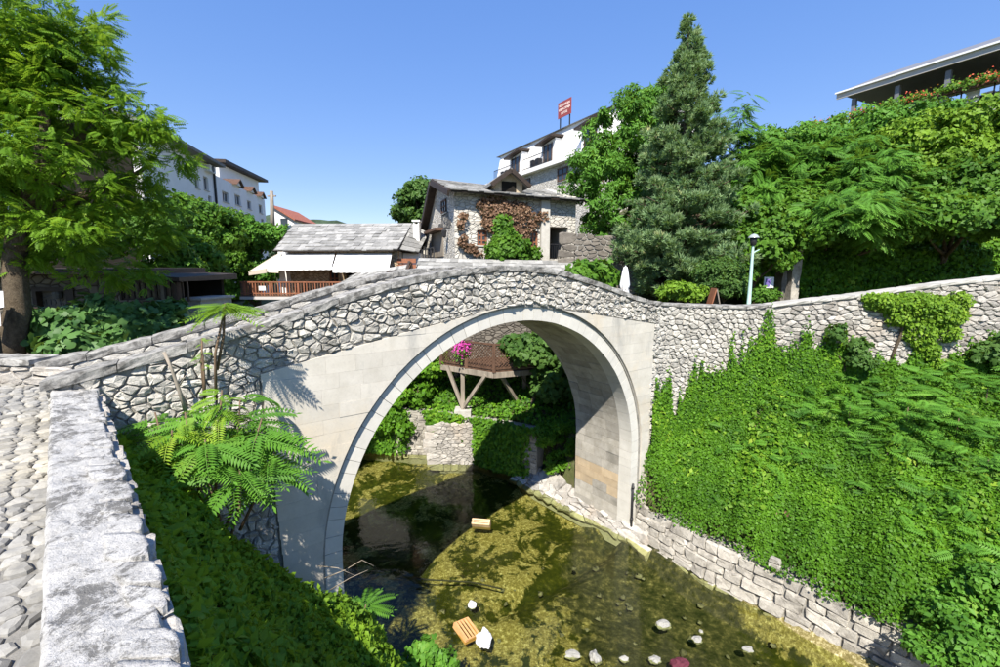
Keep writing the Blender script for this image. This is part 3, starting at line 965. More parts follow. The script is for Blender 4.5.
secs = [[rw(a, -6.5, 0), rw(a, rw_top(a) - .07, 0), rw(a, rw_top(a) - .07, -.5), rw(a, -6.5, -.5)] for a in np.linspace(0.02, LR, 50)]
V, Fc = strip(secs)
mk('core', V, Fc, M['mortar'], rwall, .5)
rg = rng_of(31)
def vis_bot(a):
    return np.interp(rw_xy(a)[0], [4.5, 6, 8, 9, 11, 13, 16, 22], [-5.4, -4.6, -3.4, -3.1, -2.9, -2.9, -2.8, -2.4])
st1, st2 = [], []
for (a0, a1, ca, cb, jit, dst) in ((.1, 3.75, .205, .150, .36, st1), (3.75, 15.2, .30, .155, .42, st2)):
    polys = cells(a0, a1, -5.5, .3, ca, cb, jit, rg, lambda a, z: a0 < a < a1 and vis_bot(a) < z < rw_top(a) - .08)
    for p in polys:
        am = np.mean([q[0] for q in p])
        p = clip(p, 0, 1, rw_top(am) - .085)
        p = clip(p, -1, 0, -a0 - .0); p = clip(p, 1, 0, a1)
        if len(p) < 3: continue
        dst.append(stone(p, rw, .06 if dst is st1 else .055, rg, .012, .42, .11 if dst is st1 else .2, -.01))
fs = lambda s: -s[0][:, 2].mean()
lay(st1, 'wall_stone', 'lower_wall_rubble', M['rubble'], rwall, rg, 160, fs)
lay(st2, 'old_wall_stone', 'lower_old_rubble', M['rubble_old'], rwall, rg, 140, fs)
a = 0.0
while a < LR - .6:
    L = rg.uniform(.6, 1.2)
    V, Fc = capslab(a, a + L - .01, lambda s_, u_, h_, j: rw(s_, rw_top(s_) - .09 + h_ * .7, .07 - .64 * u_ + j), rg)
    mk('cap_slab', V, Fc, M['cap'] if a < 3.7 else M['concrete'], rwall, float(rg.uniform(0, 1)))
    a += L

# ------------------------------------------------------------------ stone revetment along the stream
REV = np.array([(*atz(633, 541, -8)[:2],), (*atz(700, 577, -8)[:2],), (*atz(780, 618, -8)[:2],), (*atz(872, 668, -8)[:2],), (9.6, 5.6), (13, 1.5)])
REV[0] = br(R + .12, 0, -.12)[:2]
RS = np.concatenate([[0], np.cumsum(np.hypot(*np.diff(REV, axis=0).T))])
def rv(a, z, h):
    x, y = np.interp(a, RS, REV[:, 0]), np.interp(a, RS, REV[:, 1])
    x2, y2 = np.interp(a + .1, RS, REV[:, 0]), np.interp(a + .1, RS, REV[:, 1])
    d = np.array([x2 - x, y2 - y]); d /= np.linalg.norm(d) + 1e-9
    bat = .22 * (z + 8)                                # battered face
    nrm = np.array([d[1], -d[0]])
    if nrm[0] > 0: nrm = -nrm
    return np.array([x - nrm[0] * bat + nrm[0] * h, y - nrm[1] * bat + nrm[1] * h, z])
revet = thing('revetment', 'battered block-stone revetment along the right edge of the stream', 'wall', (6.5, 10, -8))
def rev_top(a): return -7.0 + .10 * sin(a * 2.1) + .06 * sin(a * 5.3 + 1) - .25 * (a < .8)
V, Fc = strip([[rv(a, -8.6, 0), rv(a, rev_top(a) - .05, 0), rv(a, rev_top(a) - .05, -.7), rv(a, -8.6, -.7)] for a in np.linspace(0, 12.2, 40)])
mk('core', V, Fc, M['mortar'], revet, .5)
rg = rng_of(41)
polys = courses(0, 9, -8.3, -6.75, .25, .46, rg, lambda a, z: z < rev_top(a) + .02, .018)
st = [stone(clip(p, -1, 0, 0), rv, .085, rg, .011, .25, .09, -.02, .10, .90, .10) for p in polys if len(clip(p, -1, 0, 0)) > 2]
lay(st, 'block', 'small_blocks', M['revet'], revet, rg, 200)
rg = rng_of(42)
pipe = thing('drain_pipe', 'thin dark upright pipe at the foot of the arch beside the revetment', 'pipe', br(R + .03, -2.6, -.1))
V, Fc = tube([br(R + .02, -2.6, -.09), br(R + .02, -1.7, -.09), br(R + .02, -.95, -.09)], .035, 10)
mk('shaft', V, Fc, M['iron'], pipe, smooth=True)
for zz in (-1.1, -2.1):
    V, Fc = tube([br(R + .02, zz, -.09), br(R + .02, zz + .06, -.09)], .047, 10)
    mk('collar', V, Fc, M['iron'], pipe, smooth=True)

# ------------------------------------------------------------------ wall on the far bank under the arch
FBP = np.array([br(R + .1, 0, 4.4)[:2], (-.6, 17.6), (-3.1, 18.75), (-6.5, 19.15), (-12, 20.2), (-20, 22)])
FS = np.concatenate([[0], np.cumsum(np.hypot(*np.diff(FBP, axis=0).T))])
def fb(a, z, h):
    x, y = np.interp(a, FS, FBP[:, 0]), np.interp(a, FS, FBP[:, 1])
    x2, y2 = np.interp(a + .2, FS, FBP[:, 0]), np.interp(a + .2, FS, FBP[:, 1])
    d = np.array([x2 - x, y2 - y]); d /= np.linalg.norm(d) + 1e-9
    nrm = np.array([d[1], -d[0]])
    if nrm[1] > 0: nrm = -nrm
    return np.array([x + nrm[0] * h, y + nrm[1] * h, z])
fbank = thing('bank_wall', 'coursed pale stone bank wall seen through the arch under the terrace', 'wall', (-1.5, 18, -8))
V, Fc = strip([[fb(a, -8.7, 0), fb(a, -6.05, 0), fb(a, -6.05, -.6), fb(a, -8.7, -.6)] for a in np.linspace(0, 18, 40)])
mk('core', V, Fc, M['mortar'], fbank, .5)
rg = rng_of(43)
polys = courses(0, 9.5, -8.2, -6.0, .16, .34, rg, lambda a, z: z < -6.05, .012)
st = [stone(clip(p, -1, 0, 0), fb, .05, rg, .008, .25, .07, -.02, .10, .9) for p in polys if len(clip(p, -1, 0, 0)) > 2]
lay(st, 'block', 'small_blocks', M['revet'], fbank, rg, 220)
# ------------------------------------------------------------------ foliage toolkit
def unit(v): return v / np.maximum(np.linalg.norm(v, axis=-1, keepdims=True), 1e-9)
def leaf_t(w=.32, fold=.08, droop=.10):
    V = np.array([(0, 0, 0), (w, .42, fold), (0, 1, -droop), (-w, .42, fold)])
    return V, np.array([(0, 1, 2), (0, 2, 3)])
def lobed_t():                                        # fig / maple-like leaf
    V = np.array([(0, 0, 0), (.30, .12, .03), (.50, .45, -.02), (.22, .48, .05), (.24, .85, -.02), (0, .62, .06), (0, 1.05, -.06), (-.24, .85, -.02), (-.22, .48, .05), (-.50, .45, -.02), (-.30, .12, .03)])
    Fc = [(0, 1, 3), (1, 2, 3), (0, 3, 5), (3, 4, 5), (5, 4, 6), (0, 5, 8), (5, 7, 8), (5, 6, 7), (0, 8, 10), (8, 9, 10)]
    return V, np.array(Fc)
def frond_t(pairs=7, ll=.26, lw=.085, droop=.35, terminal=True):
    """a pinnate leaf of length 1 along +y"""
    V, Fc = [], []
    def curve(t): return np.array([0, t * (1 - .12 * droop * t), -.5 * droop * t * t])
    def leaflet(p, d, up, L, W):
        d = d / np.linalg.norm(d); x = np.cross(d, up); x /= np.linalg.norm(x)
        k = len(V)
        V.extend([p, p + d * L * .45 + x * W, p + d * L - up * L * .12, p + d * L * .45 - x * W])
        Fc.extend([(k, k + 1, k + 2), (k, k + 2, k + 3)])
    for i in range(pairs):
        t = .16 + .80 * i / (pairs - .3)
        p = curve(t); s_ = .75 + .5 * sin(pi * min(1, .15 + t * .8))
        for sg in (-1, 1):
            leaflet(p, np.array([sg * 1.0, .45, -.18]), np.array([0, .1, 1.]), ll * s_ * .85, lw * s_)
    if terminal: leaflet(curve(.97), np.array([0, 1., -.3]), np.array([0, .2, 1.]), ll * .8, lw * .9)
    # rachis
    k = len(V)
    for t in np.linspace(0, 1, 5):
        p = curve(t); w = .010 * (1.2 - t)
        V.extend([p + np.array([w, 0, .004]), p - np.array([w, 0, -.004])])
    for j in range(4):
        a = k + 2 * j
        Fc.extend([(a, a + 2, a + 3), (a, a + 3, a + 1)])
    return np.array(V), np.array(Fc)
def tuft_t(n=9, spread=.55, w=.05, seed=1):
    """needle tuft along +y"""
    g = rng_of(seed); V, Fc = [], []
    for i in range(n):
        a = 2 * pi * i / n + g.uniform(-.3, .3); s_ = g.uniform(.2, spread)
        d = np.array([sin(a) * s_, 1, cos(a) * s_]); d /= np.linalg.norm(d)
        x = np.cross(d, np.array([cos(a), .2, -sin(a)])); x /= np.linalg.norm(x)
        b = np.array([0, g.uniform(0, .35), 0]); L = g.uniform(.55, 1); k = len(V)
        V.extend([b - x * w, b + x * w, b + d * L]); Fc.append((k, k + 1, k + 2))
    return np.array(V), np.array(Fc)
def scatter(T, pos, fwd, up, scale, rnd):
    tV, tF = T
    y = unit(fwd); x = unit(np.cross(y, up)); z = np.cross(x, y)
    sc = np.asarray(scale, float).reshape(-1, 1, 1)
    V = pos[:, None, :] + sc * (tV[None, :, 0:1] * x[:, None] + tV[None, :, 1:2] * y[:, None] + tV[None, :, 2:3] * z[:, None])
    k = len(tV); n = len(pos)
    Fc = tF[None] + (np.arange(n) * k)[:, None, None]
    return V.reshape(-1, 3), Fc.reshape(-1, 3), np.repeat(rnd, k)
def join(*gs):
    o, V, Fc, Rn = 0, [], [], []
    for v, f_, r in gs:
        V.append(v); Fc.append(f_ + o); Rn.append(r); o += len(v)
    return np.concatenate(V), np.concatenate(Fc), np.concatenate(Rn)
def leafmesh(name, g, mat, parent=None, **t):
    return mk(name, g[0], g[1], mat, parent, g[2], False, **t)
def dirs(rg, n): return unit(rg.normal(size=(n, 3)))
def blob(px, py, Y, rx, ry, rd=None):
    c = at(px, py, Y); k = mpp(Y)
    return c, np.array([rx * k, rd if rd else rx * k * .85, ry * k])
def clumps(rg, blobs, nsub, rsub, nleaf, inner=.5, low=-.75, flat=.75, spread=.9):
    """leaf points on the shells of many small clumps spread over the blobs -> pos, normal, clump tint"""
    area = np.array([b[1][0] * b[1][2] + b[1][1] * b[1][2] + b[1][0] * b[1][1] for b in blobs])
    w = area / area.sum()
    P, Nn, Tn = [], [], []
    for (c, r), wi in zip(blobs, w):
        k = max(3, int(round(nsub * wi)))
        d = dirs(rg, k * 3); d = d[d[:, 2] > low][:k]
        k = len(d)
        cen = c + d * r * rg.uniform(inner, 1.0, (k, 1))
        rs = rsub * rg.uniform(.6, 1.35, k)
        tint = rg.uniform(0, 1, k)
        m = nleaf
        e = dirs(rg, k * m).reshape(k, m, 3)
        rad = rs[:, None, None] * rg.uniform(.35, 1.0, (k, m, 1)) ** .6 * spread
        P.append((cen[:, None] + e * rad * np.array([1, 1, flat])).reshape(-1, 3))
        Nn.append((e * .8 + d[:, None] * .6 + np.array([0, -.15, .55])).reshape(-1, 3))
        Tn.append(np.repeat(tint, m))
    return np.concatenate(P), unit(np.concatenate(Nn)), np.concatenate(Tn)
def leaves(rg, P, Nn, T, size, tint=None, droop=.35, tilt=.45, sv=.35):
    n = len(P)
    nn = unit(Nn + rg.normal(0, tilt, (n, 3)))
    f_ = rg.normal(size=(n, 3)); f_ -= nn * (f_ * nn).sum(1, keepdims=True)
    f_ = unit(unit(f_) + np.array([0, 0, -droop]))
    r = rg.uniform(0, 1, n) if tint is None else np.clip(.55 * tint + .45 * rg.uniform(0, 1, n), 0, 1)
    return scatter(T, P, f_, nn, size * rg.uniform(1 - sv, 1 + sv, n), r)
LEAF, IVY, LOBED = leaf_t(), leaf_t(.46, .05, .12), lobed_t()
NARROW = leaf_t(.20, .05, .18)
FROND, FROND_S = frond_t(9, .24, .036, .45), frond_t(6, .28, .062, .40)
TUFTS = tuft_t()

def limb_tree(rg, parent, base, tips, r0, mat, name='trunk', fork=.45, bend=.12, nb=7):
    """trunk to a fork, then limbs to the tips"""
    tips = [np.array(t) for t in tips]
    base = np.array(base, float)
    top = np.mean(tips, 0); fk = base + (top - base) * fork
    fk[2] = base[2] + (top[2] - base[2]) * fork
    pts = [base, base + (fk - base) * .33 + rg.normal(0, bend * .4, 3) * [1, 1, .2], base + (fk - base) * .66 + rg.normal(0, bend * .4, 3) * [1, 1, .2], fk]
    V, Fc = tube(pts, [r0 * 1.25, r0, r0 * .9, r0 * .8], 10, rg, .08)
    tr_ = mk(name, V, Fc, mat, parent, .5, True)
    for t in tips:
        m = fk + (t - fk) * .5 + rg.normal(0, bend, 3)
        q = pts[2] + (fk - pts[2]) * rg.uniform(.4, 1)
        V, Fc = tube([q, q + (m - q) * .5 + rg.normal(0, bend * .4, 3), m, m + (t - m) * .5 + rg.normal(0, bend * .5, 3), t], [r0 * .55, r0 * .42, r0 * .3, r0 * .2, r0 * .08], nb, rg, .06)
        mk('limb', V, Fc, mat, parent, .5, True)

def leafy_tree(name, label, cat, blobs, seed, mat, T, size, nsub, rsub, nleaf, base=None, r0=.14, group=None, bark='bark', tips=5, flat=.75, low=-.75, inner=.5, droop=.35):
    rg = rng_of(seed)
    c = np.mean([b[0] for b in blobs], 0)
    base = np.array(base) if base is not None else np.array([c[0], c[1], float(ground_z(c[0], c[1]))])
    t = thing(name, label, cat, base, group)
    P, Nn, Ti = clumps(rg, blobs, nsub, rsub, nleaf, inner, low, flat)
    leafmesh('crown', leaves(rg, P, Nn, T, size, Ti, droop), M[mat], t)
    if tips:
        tp = [b[0] + rg.normal(0, .3, 3) * b[1] for b in (list(blobs) * 6)[:max(tips, len(blobs))]]
        limb_tree(rg, t, base, tp, r0, M[bark])
    return t

# ------------------------------------------------------------------ big locust tree on the left
rg = rng_of(101)
tb = np.array([-10.3, 9.1, -2.0])
locust = thing('locust_tree', 'big feathery-leaved tree with a forked trunk overhanging the left edge', 'tree', tb)
lb = [blob(-60, 40, 9.6, 120, 90), blob(25, 45, 9.6, 75, 60), blob(80, 45, 10, 34, 32), blob(85, 115, 9.8, 60, 42), blob(140, 128, 10.2, 32, 26), blob(168, 158, 10.4, 26, 18), blob(110, 268, 10.6, 50, 14),
      blob(30, 150, 9.0, 85, 55), blob(55, 222, 9.2, 65, 26), blob(105, 195, 10, 48, 28), blob(140, 205, 10.8, 34, 22), blob(-40, 170, 9.5, 90, 70), blob(10, 255, 9.6, 36, 12), blob(90, 250, 10.3, 52, 15), blob(150, 235, 11, 30, 20), blob(60, 100, 10.4, 70, 55)]
def sprays(rg, blobs, nsp, rsp, per, thick=.10, low=-.9):
    area = np.array([b[1][0] * b[1][2] + b[1][1] * b[1][2] for b in blobs]); w = area / area.sum()
    P, Fw, Up_, Tn = [], [], [], []
    for (c, r), wi in zip(blobs, w):
        k = max(4, int(nsp * wi))
        d = dirs(rg, k)
        cen = c + d * r * rg.uniform(.3, 1.0, (k, 1))
        out = unit(d * [1, 1, .2] + rg.normal(0, .30, (k, 3)) + np.array([0, -.15, 0]))
        up = unit(np.array([0, 0, 1.]) + out * .15 + rg.normal(0, .18, (k, 3)))
        a = rg.uniform(-1.9, 1.9, (k, per))
        side = unit(np.cross(out, up))
        fw = out[:, None] * np.cos(a)[..., None] + side[:, None] * np.sin(a)[..., None]
        rad = rsp * rg.uniform(.0, .85, (k, per, 1))
        pos = cen[:, None] + fw * rad * .8 + up[:, None] * rg.normal(0, thick, (k, per, 1))
        P.append(pos.reshape(-1, 3)); Fw.append((fw + np.array([0, 0, -.25]) + rg.normal(0, .15, fw.shape)).reshape(-1, 3))
        Up_.append(np.repeat(up, per, 0)); Tn.append(np.repeat(rg.uniform(0, 1, k), per))
    return map(np.concatenate, (P, Fw, Up_, Tn))
P, Fw, Up_, Tn = sprays(rg, lb, 700, .42, 24)
leafmesh('crown', scatter(FROND_S, P, Fw + rg.normal(0, .35, Fw.shape), Up_ + rg.normal(0, .35, Up_.shape), .23 * rg.uniform(.6, 1.3, len(P)), np.clip(.6 * Tn + .4 * rg.uniform(0, 1, len(P)), 0, 1)), M['locust'], locust)
V, Fc = tube([tb + [0, 0, -.3], tb + [.12, 0, .5], tb + [.35, .05, 1.2], at(14, 262, 9.4), at(20, 215, 9.4)], [.32, .25, .21, .19, .17], 14, rg, .07)
mk('trunk', V, Fc, M['bark'], locust, .5, True)
fk = at(24, 215, 9.4)
for q, tips in ((fk, [at(70, 150, 9.6), at(62, 95, 9.6), at(120, 95, 10)]), (fk, [at(100, 190, 9.9), at(150, 165, 10.2)]), (fk, [at(-30, 150, 9.5), at(-80, 60, 9.5)]), (at(22, 250, 9.4), [at(-5, 200, 9.2), at(-60, 130, 9)]), (fk, [at(45, 120, 9.3), at(30, 40, 9.5)])):
    m = tips[0]
    for t in tips[1:] + tips[:1]:
        pts = [q, q + (m - q) * .5 + rg.normal(0, .1, 3), m] + ([m + (t - m) * .5 + rg.normal(0, .1, 3), t] if t is not m else [])
        V, Fc = tube(pts, list(np.linspace(.13, .03, len(pts))), 8, rg, .08)
        mk('limb', V, Fc, M['bark'], locust, .5, True)

# ------------------------------------------------------------------ conifer
rg = rng_of(102)
cb = at(682, 300, 20.5); cb[2] = -1.8
conifer = thing('conifer_tree', 'tall pointed blue-green conifer rising behind the bridge end', 'tree', cb)
top = at(689, 14, 20.5)
H = top[2] - cb[2]
P, Fw, Ts, Sz = [], [], [], []
zs = np.concatenate([[0.6], np.cumsum(rg.uniform(.16, .30, 60)) + .6]); zs = zs[zs < H - .2]
trunk_x = lambda z: cb + (top - cb) * (z / H)
prof = lambda f: np.interp(f, [0, .06, .18, .33, .5, .65, .78, .9, 1], [2.1, 2.65, 2.85, 2.45, 1.85, 1.35, .9, .5, .08])
branches = MB()
for z in zs:
    f = z / H
    nb_ = int(np.interp(f, [0, .6, 1], [12, 9, 5]))
    for b in range(nb_):
        a = rg.uniform(0, 2 * pi)
        Lb = prof(f) * rg.uniform(.70, 1.15)
        d0 = np.array([cos(a), sin(a), rg.uniform(-.05, .25)])
        p0 = trunk_x(z)
        pts = [p0 + d0 * Lb * t + UP * (.10 * Lb * t * t) for t in np.linspace(0, 1, 5)]
        if Lb > .6: branches.add(*tube(pts, list(np.linspace(.035, .008, 5) * (1 + Lb * .3)), 4))
        for k in range(int(2 + 2.6 * Lb)):
            t = rg.uniform(.35, 1.0) ** .8
            side = np.array([-sin(a), cos(a), 0]) * rg.normal(0, .22 * Lb * (1.2 - t) + .05)
            cen = p0 + d0 * Lb * t + UP * (.10 * Lb * t * t + rg.normal(0, .06)) + side
            m = 15; rc = rg.uniform(.14, .27) * np.interp(f, [0, .8, 1], [1, .85, .6])
            e = dirs(rg, m) * [1, 1, .8]
            P.append(cen + e * rc * .6)
            Fw.append(unit(e * .9 + d0 * .35 + np.array([0, 0, .55])))
            Ts.append(np.clip(rg.uniform(0, .75) + .35 * e[:, 2] + rg.normal(0, .10, m) + .15 * (t - .6), 0, 1)); Sz.append(rc * 1.05 * rg.uniform(.8, 1.25, m))
P, Fw, Ts, Sz = map(np.concatenate, (P, Fw, Ts, Sz))
leafmesh('crown', scatter(tuft_t(8, .75, .12, 3), P, Fw, unit(rg.normal(size=P.shape)), Sz, Ts), M['conifer'], conifer)
branches.build('branches', M['bark'], conifer, kind='stuff')
V, Fc = tube([cb + [0, 0, -.3], trunk_x(H * .3), trunk_x(H * .7), top + [0, 0, -.2]], [.30, .22, .1, .02], 10, rg, .05)
mk('trunk', V, Fc, M['bark'], conifer, .5, True)

# ------------------------------------------------------------------ other trees and bushes
leafy_tree('broadleaf_tree', 'bright green broadleaf tree between the white hotel and the conifer', 'tree',
           [blob(628, 140, 25, 42, 42), blob(655, 105, 26, 30, 25), blob(600, 175, 24.5, 34, 34), blob(615, 215, 24, 38, 35), blob(660, 170, 25, 40, 50)], 111, 'sumac', NARROW, .23, 280, .50, 140, r0=.2)
def frond_tree(name, label, blobs, seed, nsp, rsp, per, size, mat='sumac', cat='tree', r0=.10, base=None, low=-.9, tips=4, group=None):
    rg = rng_of(seed)
    c = np.mean([b[0] for b in blobs], 0)
    base = np.array(base) if base is not None else np.array([c[0], c[1], float(ground_z(c[0], c[1]))])
    t = thing(name, label, cat, base, group)
    P, Fw, Up_, Tn = sprays(rg, blobs, nsp, rsp, per, .12, low)
    leafmesh('crown', scatter(FROND, P, Fw + np.array([0, -.2, -.1]), Up_ + np.array([0, -.35, 0]) + rg.normal(0, .2, Up_.shape), size * rg.uniform(.7, 1.25, len(P)), np.clip(.6 * Tn + .4 * rg.uniform(0, 1, len(P)), 0, 1)), M[mat], t)
    tp = [b[0] + rg.normal(0, .25, 3) * b[1] for b in (list(blobs) * 6)[:max(tips, len(blobs))]]
    limb_tree(rg, t, base, tp, r0, M['bark'])
    return t
frond_tree('ailanthus_tree', 'slender feathery tree showing its fronds against the sky right of the conifer', [blob(735, 125, 23, 20, 30), blob(742, 160, 22.5, 22, 30), blob(728, 200, 22.5, 25, 35)], 112, 90, .5, 10, .65)
# hillside above the right-hand lane
HG = 'shrubs and trees on the right-hand bank'
frond_tree('ailanthus_tree', 'feathery tree on the bank above the street lamp', [blob(770, 165, 22, 32, 25), blob(785, 195, 21, 35, 25), blob(760, 205, 21, 25, 20)], 113, 190, .5, 11, .58, group=HG)
frond_tree('ailanthus_tree', 'large feathery tree leaning out in the middle of the overgrown bank', [blob(835, 158, 21.5, 36, 22), blob(865, 180, 20, 45, 30), blob(850, 212, 17.6, 42, 22), blob(880, 215, 17.6, 32, 22), blob(895, 150, 22, 30, 18)], 114, 420, .5, 11, .58, base=(16.6, 20.4, -.9), group=HG)
leafy_tree('bank_tree', 'yellow-green tree below the restaurant terrace near the right edge', 'tree', [blob(930, 142, 21, 45, 28), blob(985, 130, 20.5, 42, 28), blob(960, 160, 20, 45, 28), blob(1025, 140, 20, 45, 36)], 115, 'yellowgreen', LEAF, .20, 260, .45, 110, group=HG)
leafy_tree('bank_tree', 'dark green leafy tree at the right edge of the bank', 'tree', [blob(980, 190, 18.5, 45, 30), blob(935, 195, 19, 40, 32), blob(1020, 212, 17.2, 45, 36), blob(960, 218, 17.2, 48, 20), blob(915, 218, 17.3, 30, 18)], 116, 'bush', IVY, .17, 300, .42, 120, group=HG, base=(19.5, 20.3, -.8))
leafy_tree('bank_tree', 'rounded leafy tree behind the street lamp', 'tree', [blob(765, 250, 18.5, 32, 25), blob(740, 225, 20, 30, 25), blob(780, 235, 18.5, 22, 22), blob(735, 270, 18.5, 18, 20)], 117, 'bush', IVY, .17, 200, .36, 110, group=HG)
leafy_tree('bank_tree', 'mid-green tree high on the bank under the terrace corner', 'tree', [blob(795, 150, 23, 38, 22), blob(820, 142, 23.5, 35, 16), blob(770, 150, 24, 28, 18), blob(865, 132, 23.5, 42, 18), blob(920, 118, 23.5, 38, 16)], 118, 'sumac', LEAF, .20, 220, .5, 90, group=HG)
leafy_tree('bank_tree', 'dense shaded tree in the hollow of the bank', 'tree', [blob(800, 215, 20, 35, 28), blob(820, 232, 18.2, 30, 18), blob(905, 190, 20.5, 35, 30), blob(890, 232, 17.8, 40, 12)], 119, 'bush', IVY, .17, 240, .42, 110, group=HG, base=(15.0, 20.6, -.9))
# ivy sheet covering the bank wall
rg = rng_of(120)
def wall_leaves(rg, n, x0, x1, yfun, z0, z1, bulge=.25):
    x = rg.uniform(x0, x1, n); z = rg.uniform(z0, z1, n)
    y = yfun(x, z) - bulge * np.abs(wob(x, z, 1.6)) - rg.uniform(0, .15, n)
    return np.stack([x, y, z], 1)
P = wall_leaves(rg, 26000, 10.6, 26, lambda x, z: 19.4 + .35 * (z + 1.5) * (z > 1), -1.4, 3.0)
P2 = wall_leaves(rg, 34000, 7.5, 30, lambda x, z: 19.3 + .62 * (z + 1.5), 1.5, 8.6, .5)
P2 = P2[P2[:, 2] < np.interp(P2[:, 0], [7, 9, 14, 20, 24], [3, 4.6, 6.6, 8.3, 9]) + rg.normal(0, .25, len(P2))]
P = np.concatenate([P, P2])
leafmesh('ivy_curtain', leaves(rg, P, np.tile([0, -.8, .5], (len(P), 1)), IVY, .17, None, .6, .5), M['ivy'], kind='stuff', label='dark ivy curtain hanging over the bank wall right of the doorway', cat='ivy')
# shrubs along the plaza behind the bridge
leafy_tree('fig_shrub', 'bright green fig shrub just behind the bridge parapet', 'shrub', [blob(582, 275, 15.5, 17, 11), blob(605, 277, 16, 12, 9), blob(598, 270, 15.8, 12, 8)], 121, 'bush', LOBED, .22, 60, .25, 26, r0=.03)
leafy_tree('round_bush', 'rounded yellow-green bush above the retaining wall right of the folded parasol', 'bush', [blob(680, 292, 15.5, 22, 11), blob(692, 294, 15.4, 14, 9)], 122, 'yellowgreen', LEAF, .13, 90, .18, 60, r0=.03)
leafy_tree('dark_shrub', 'dark feathery shrub between the round bush and the street lamp', 'shrub', [blob(715, 280, 16.8, 22, 18), blob(735, 290, 16.5, 14, 12), blob(728, 272, 17, 18, 14)], 123, 'dull', NARROW, .14, 110, .25, 80, r0=.03)
leafy_tree('low_shrub', 'small green shrub at the foot of the lamp', 'shrub', [blob(765, 296, 15.8, 12, 9)], 124, 'bush', LEAF, .12, 30, .2, 60, r0=.03, tips=2)
# trees on the left behind the houses
LG = 'trees behind the riverside houses'
leafy_tree('leafy_tree', 'dark round tree between the restaurant chimney and the stone house', 'tree', [blob(420, 203, 33, 22, 20), blob(408, 212, 34, 14, 14), blob(432, 222, 33, 20, 22), blob(418, 190, 33, 13, 9)], 131, 'dull', LEAF, .28, 170, .55, 90, r0=.2, group=LG)
leafy_tree('leafy_tree', 'broad green tree under the white hotel on the left', 'tree', [blob(215, 230, 24, 30, 24), blob(190, 222, 23, 24, 24), blob(228, 262, 28, 26, 28), blob(200, 265, 21, 24, 28)], 132, 'bush', LEAF, .22, 300, .45, 100, r0=.2, group=LG)
leafy_tree('leafy_tree', 'lighter green tree beside the beige awning', 'tree', [blob(258, 240, 29, 22, 18), blob(245, 232, 28, 18, 14), blob(275, 235, 29, 14, 10), blob(236, 285, 28.5, 24, 22), blob(258, 270, 29, 20, 20)], 133, 'sumac', LEAF, .22, 200, .45, 90, r0=.16, group=LG)
leafy_tree('leafy_tree', 'shaded tree behind the cafe roof at the left', 'tree', [blob(120, 235, 17, 50, 25), blob(60, 235, 16, 50, 25), blob(170, 265, 18, 25, 22), blob(0, 240, 16, 45, 25), blob(165, 215, 19, 25, 22)], 134, 'bush', LEAF, .19, 260, .42, 90, r0=.2, group=LG)
leafy_tree('fig_tree', 'low spreading fig with lobed leaves in front of the cafe', 'shrub', [blob(60, 325, 9.9, 38, 16), blob(105, 318, 10.3, 32, 18), blob(145, 325, 10.6, 30, 17), blob(165, 312, 11.2, 18, 10), blob(85, 342, 9.6, 40, 10), blob(35, 338, 9.6, 22, 10)], 135, 'fig', LOBED, .21, 190, .26, 26, r0=.05, tips=6)
# creeper on the stone house is built with the house
# ------------------------------------------------------------------ buildings
class Fac:
    """a vertical wall plane from point A to point B (plan), outward normal towards the viewer's side"""
    def __init__(self, A, B):
        self.O = np.array(A[:2], float); d = np.array(B[:2], float) - self.O
        self.L = np.linalg.norm(d); self.d = d / self.L
        n = np.array([self.d[1], -self.d[0]])
        if n @ (-self.O) < 0: n = -n
        self.n = n
    def pt(self, a, z, h=0.): return np.array([*(self.O + self.d * a + self.n * h), z])
    def az(self, px, py, h=0.):
        r = ray(px, py)
        k = ((self.O + self.n * h) @ self.n) / (r[:2] @ self.n)
        p = r * k
        return float((p[:2] - self.O) @ self.d), float(p[2])
    def box(self, a0, a1, z0, z1, h0, h1):
        p = self.pt
        return hexa([p(a0, z0, h1), p(a1, z0, h1), p(a1, z0, h0), p(a0, z0, h0)], [p(a0, z1, h1), p(a1, z1, h1), p(a1, z1, h0), p(a0, z1, h0)])
    def add(self, name, mat, parent, a0, a1, z0, z1, h0, h1, r=.5): return mk(name, *self.box(a0, a1, z0, z1, h0, h1), M[mat], parent, r)
def wall_holes(f, name, mat, parent, a0, a1, z0, z1, holes, th=.35):
    A = sorted({a0, a1, *[min(max(v, a0), a1) for h in holes for v in h[:2]]}); Z = sorted({z0, z1, *[min(max(v, z0), z1) for h in holes for v in h[2:]]})
    m = MB()
    for i in range(len(A) - 1):
        for j in range(len(Z) - 1):
            ca, cz = (A[i] + A[i + 1]) / 2, (Z[j] + Z[j + 1]) / 2
            if any(h[0] < ca < h[1] and h[2] < cz < h[3] for h in holes): continue
            m.add(*f.box(A[i], A[i + 1], Z[j], Z[j + 1], -th, 0))
    return m.build(name, M[mat], parent)
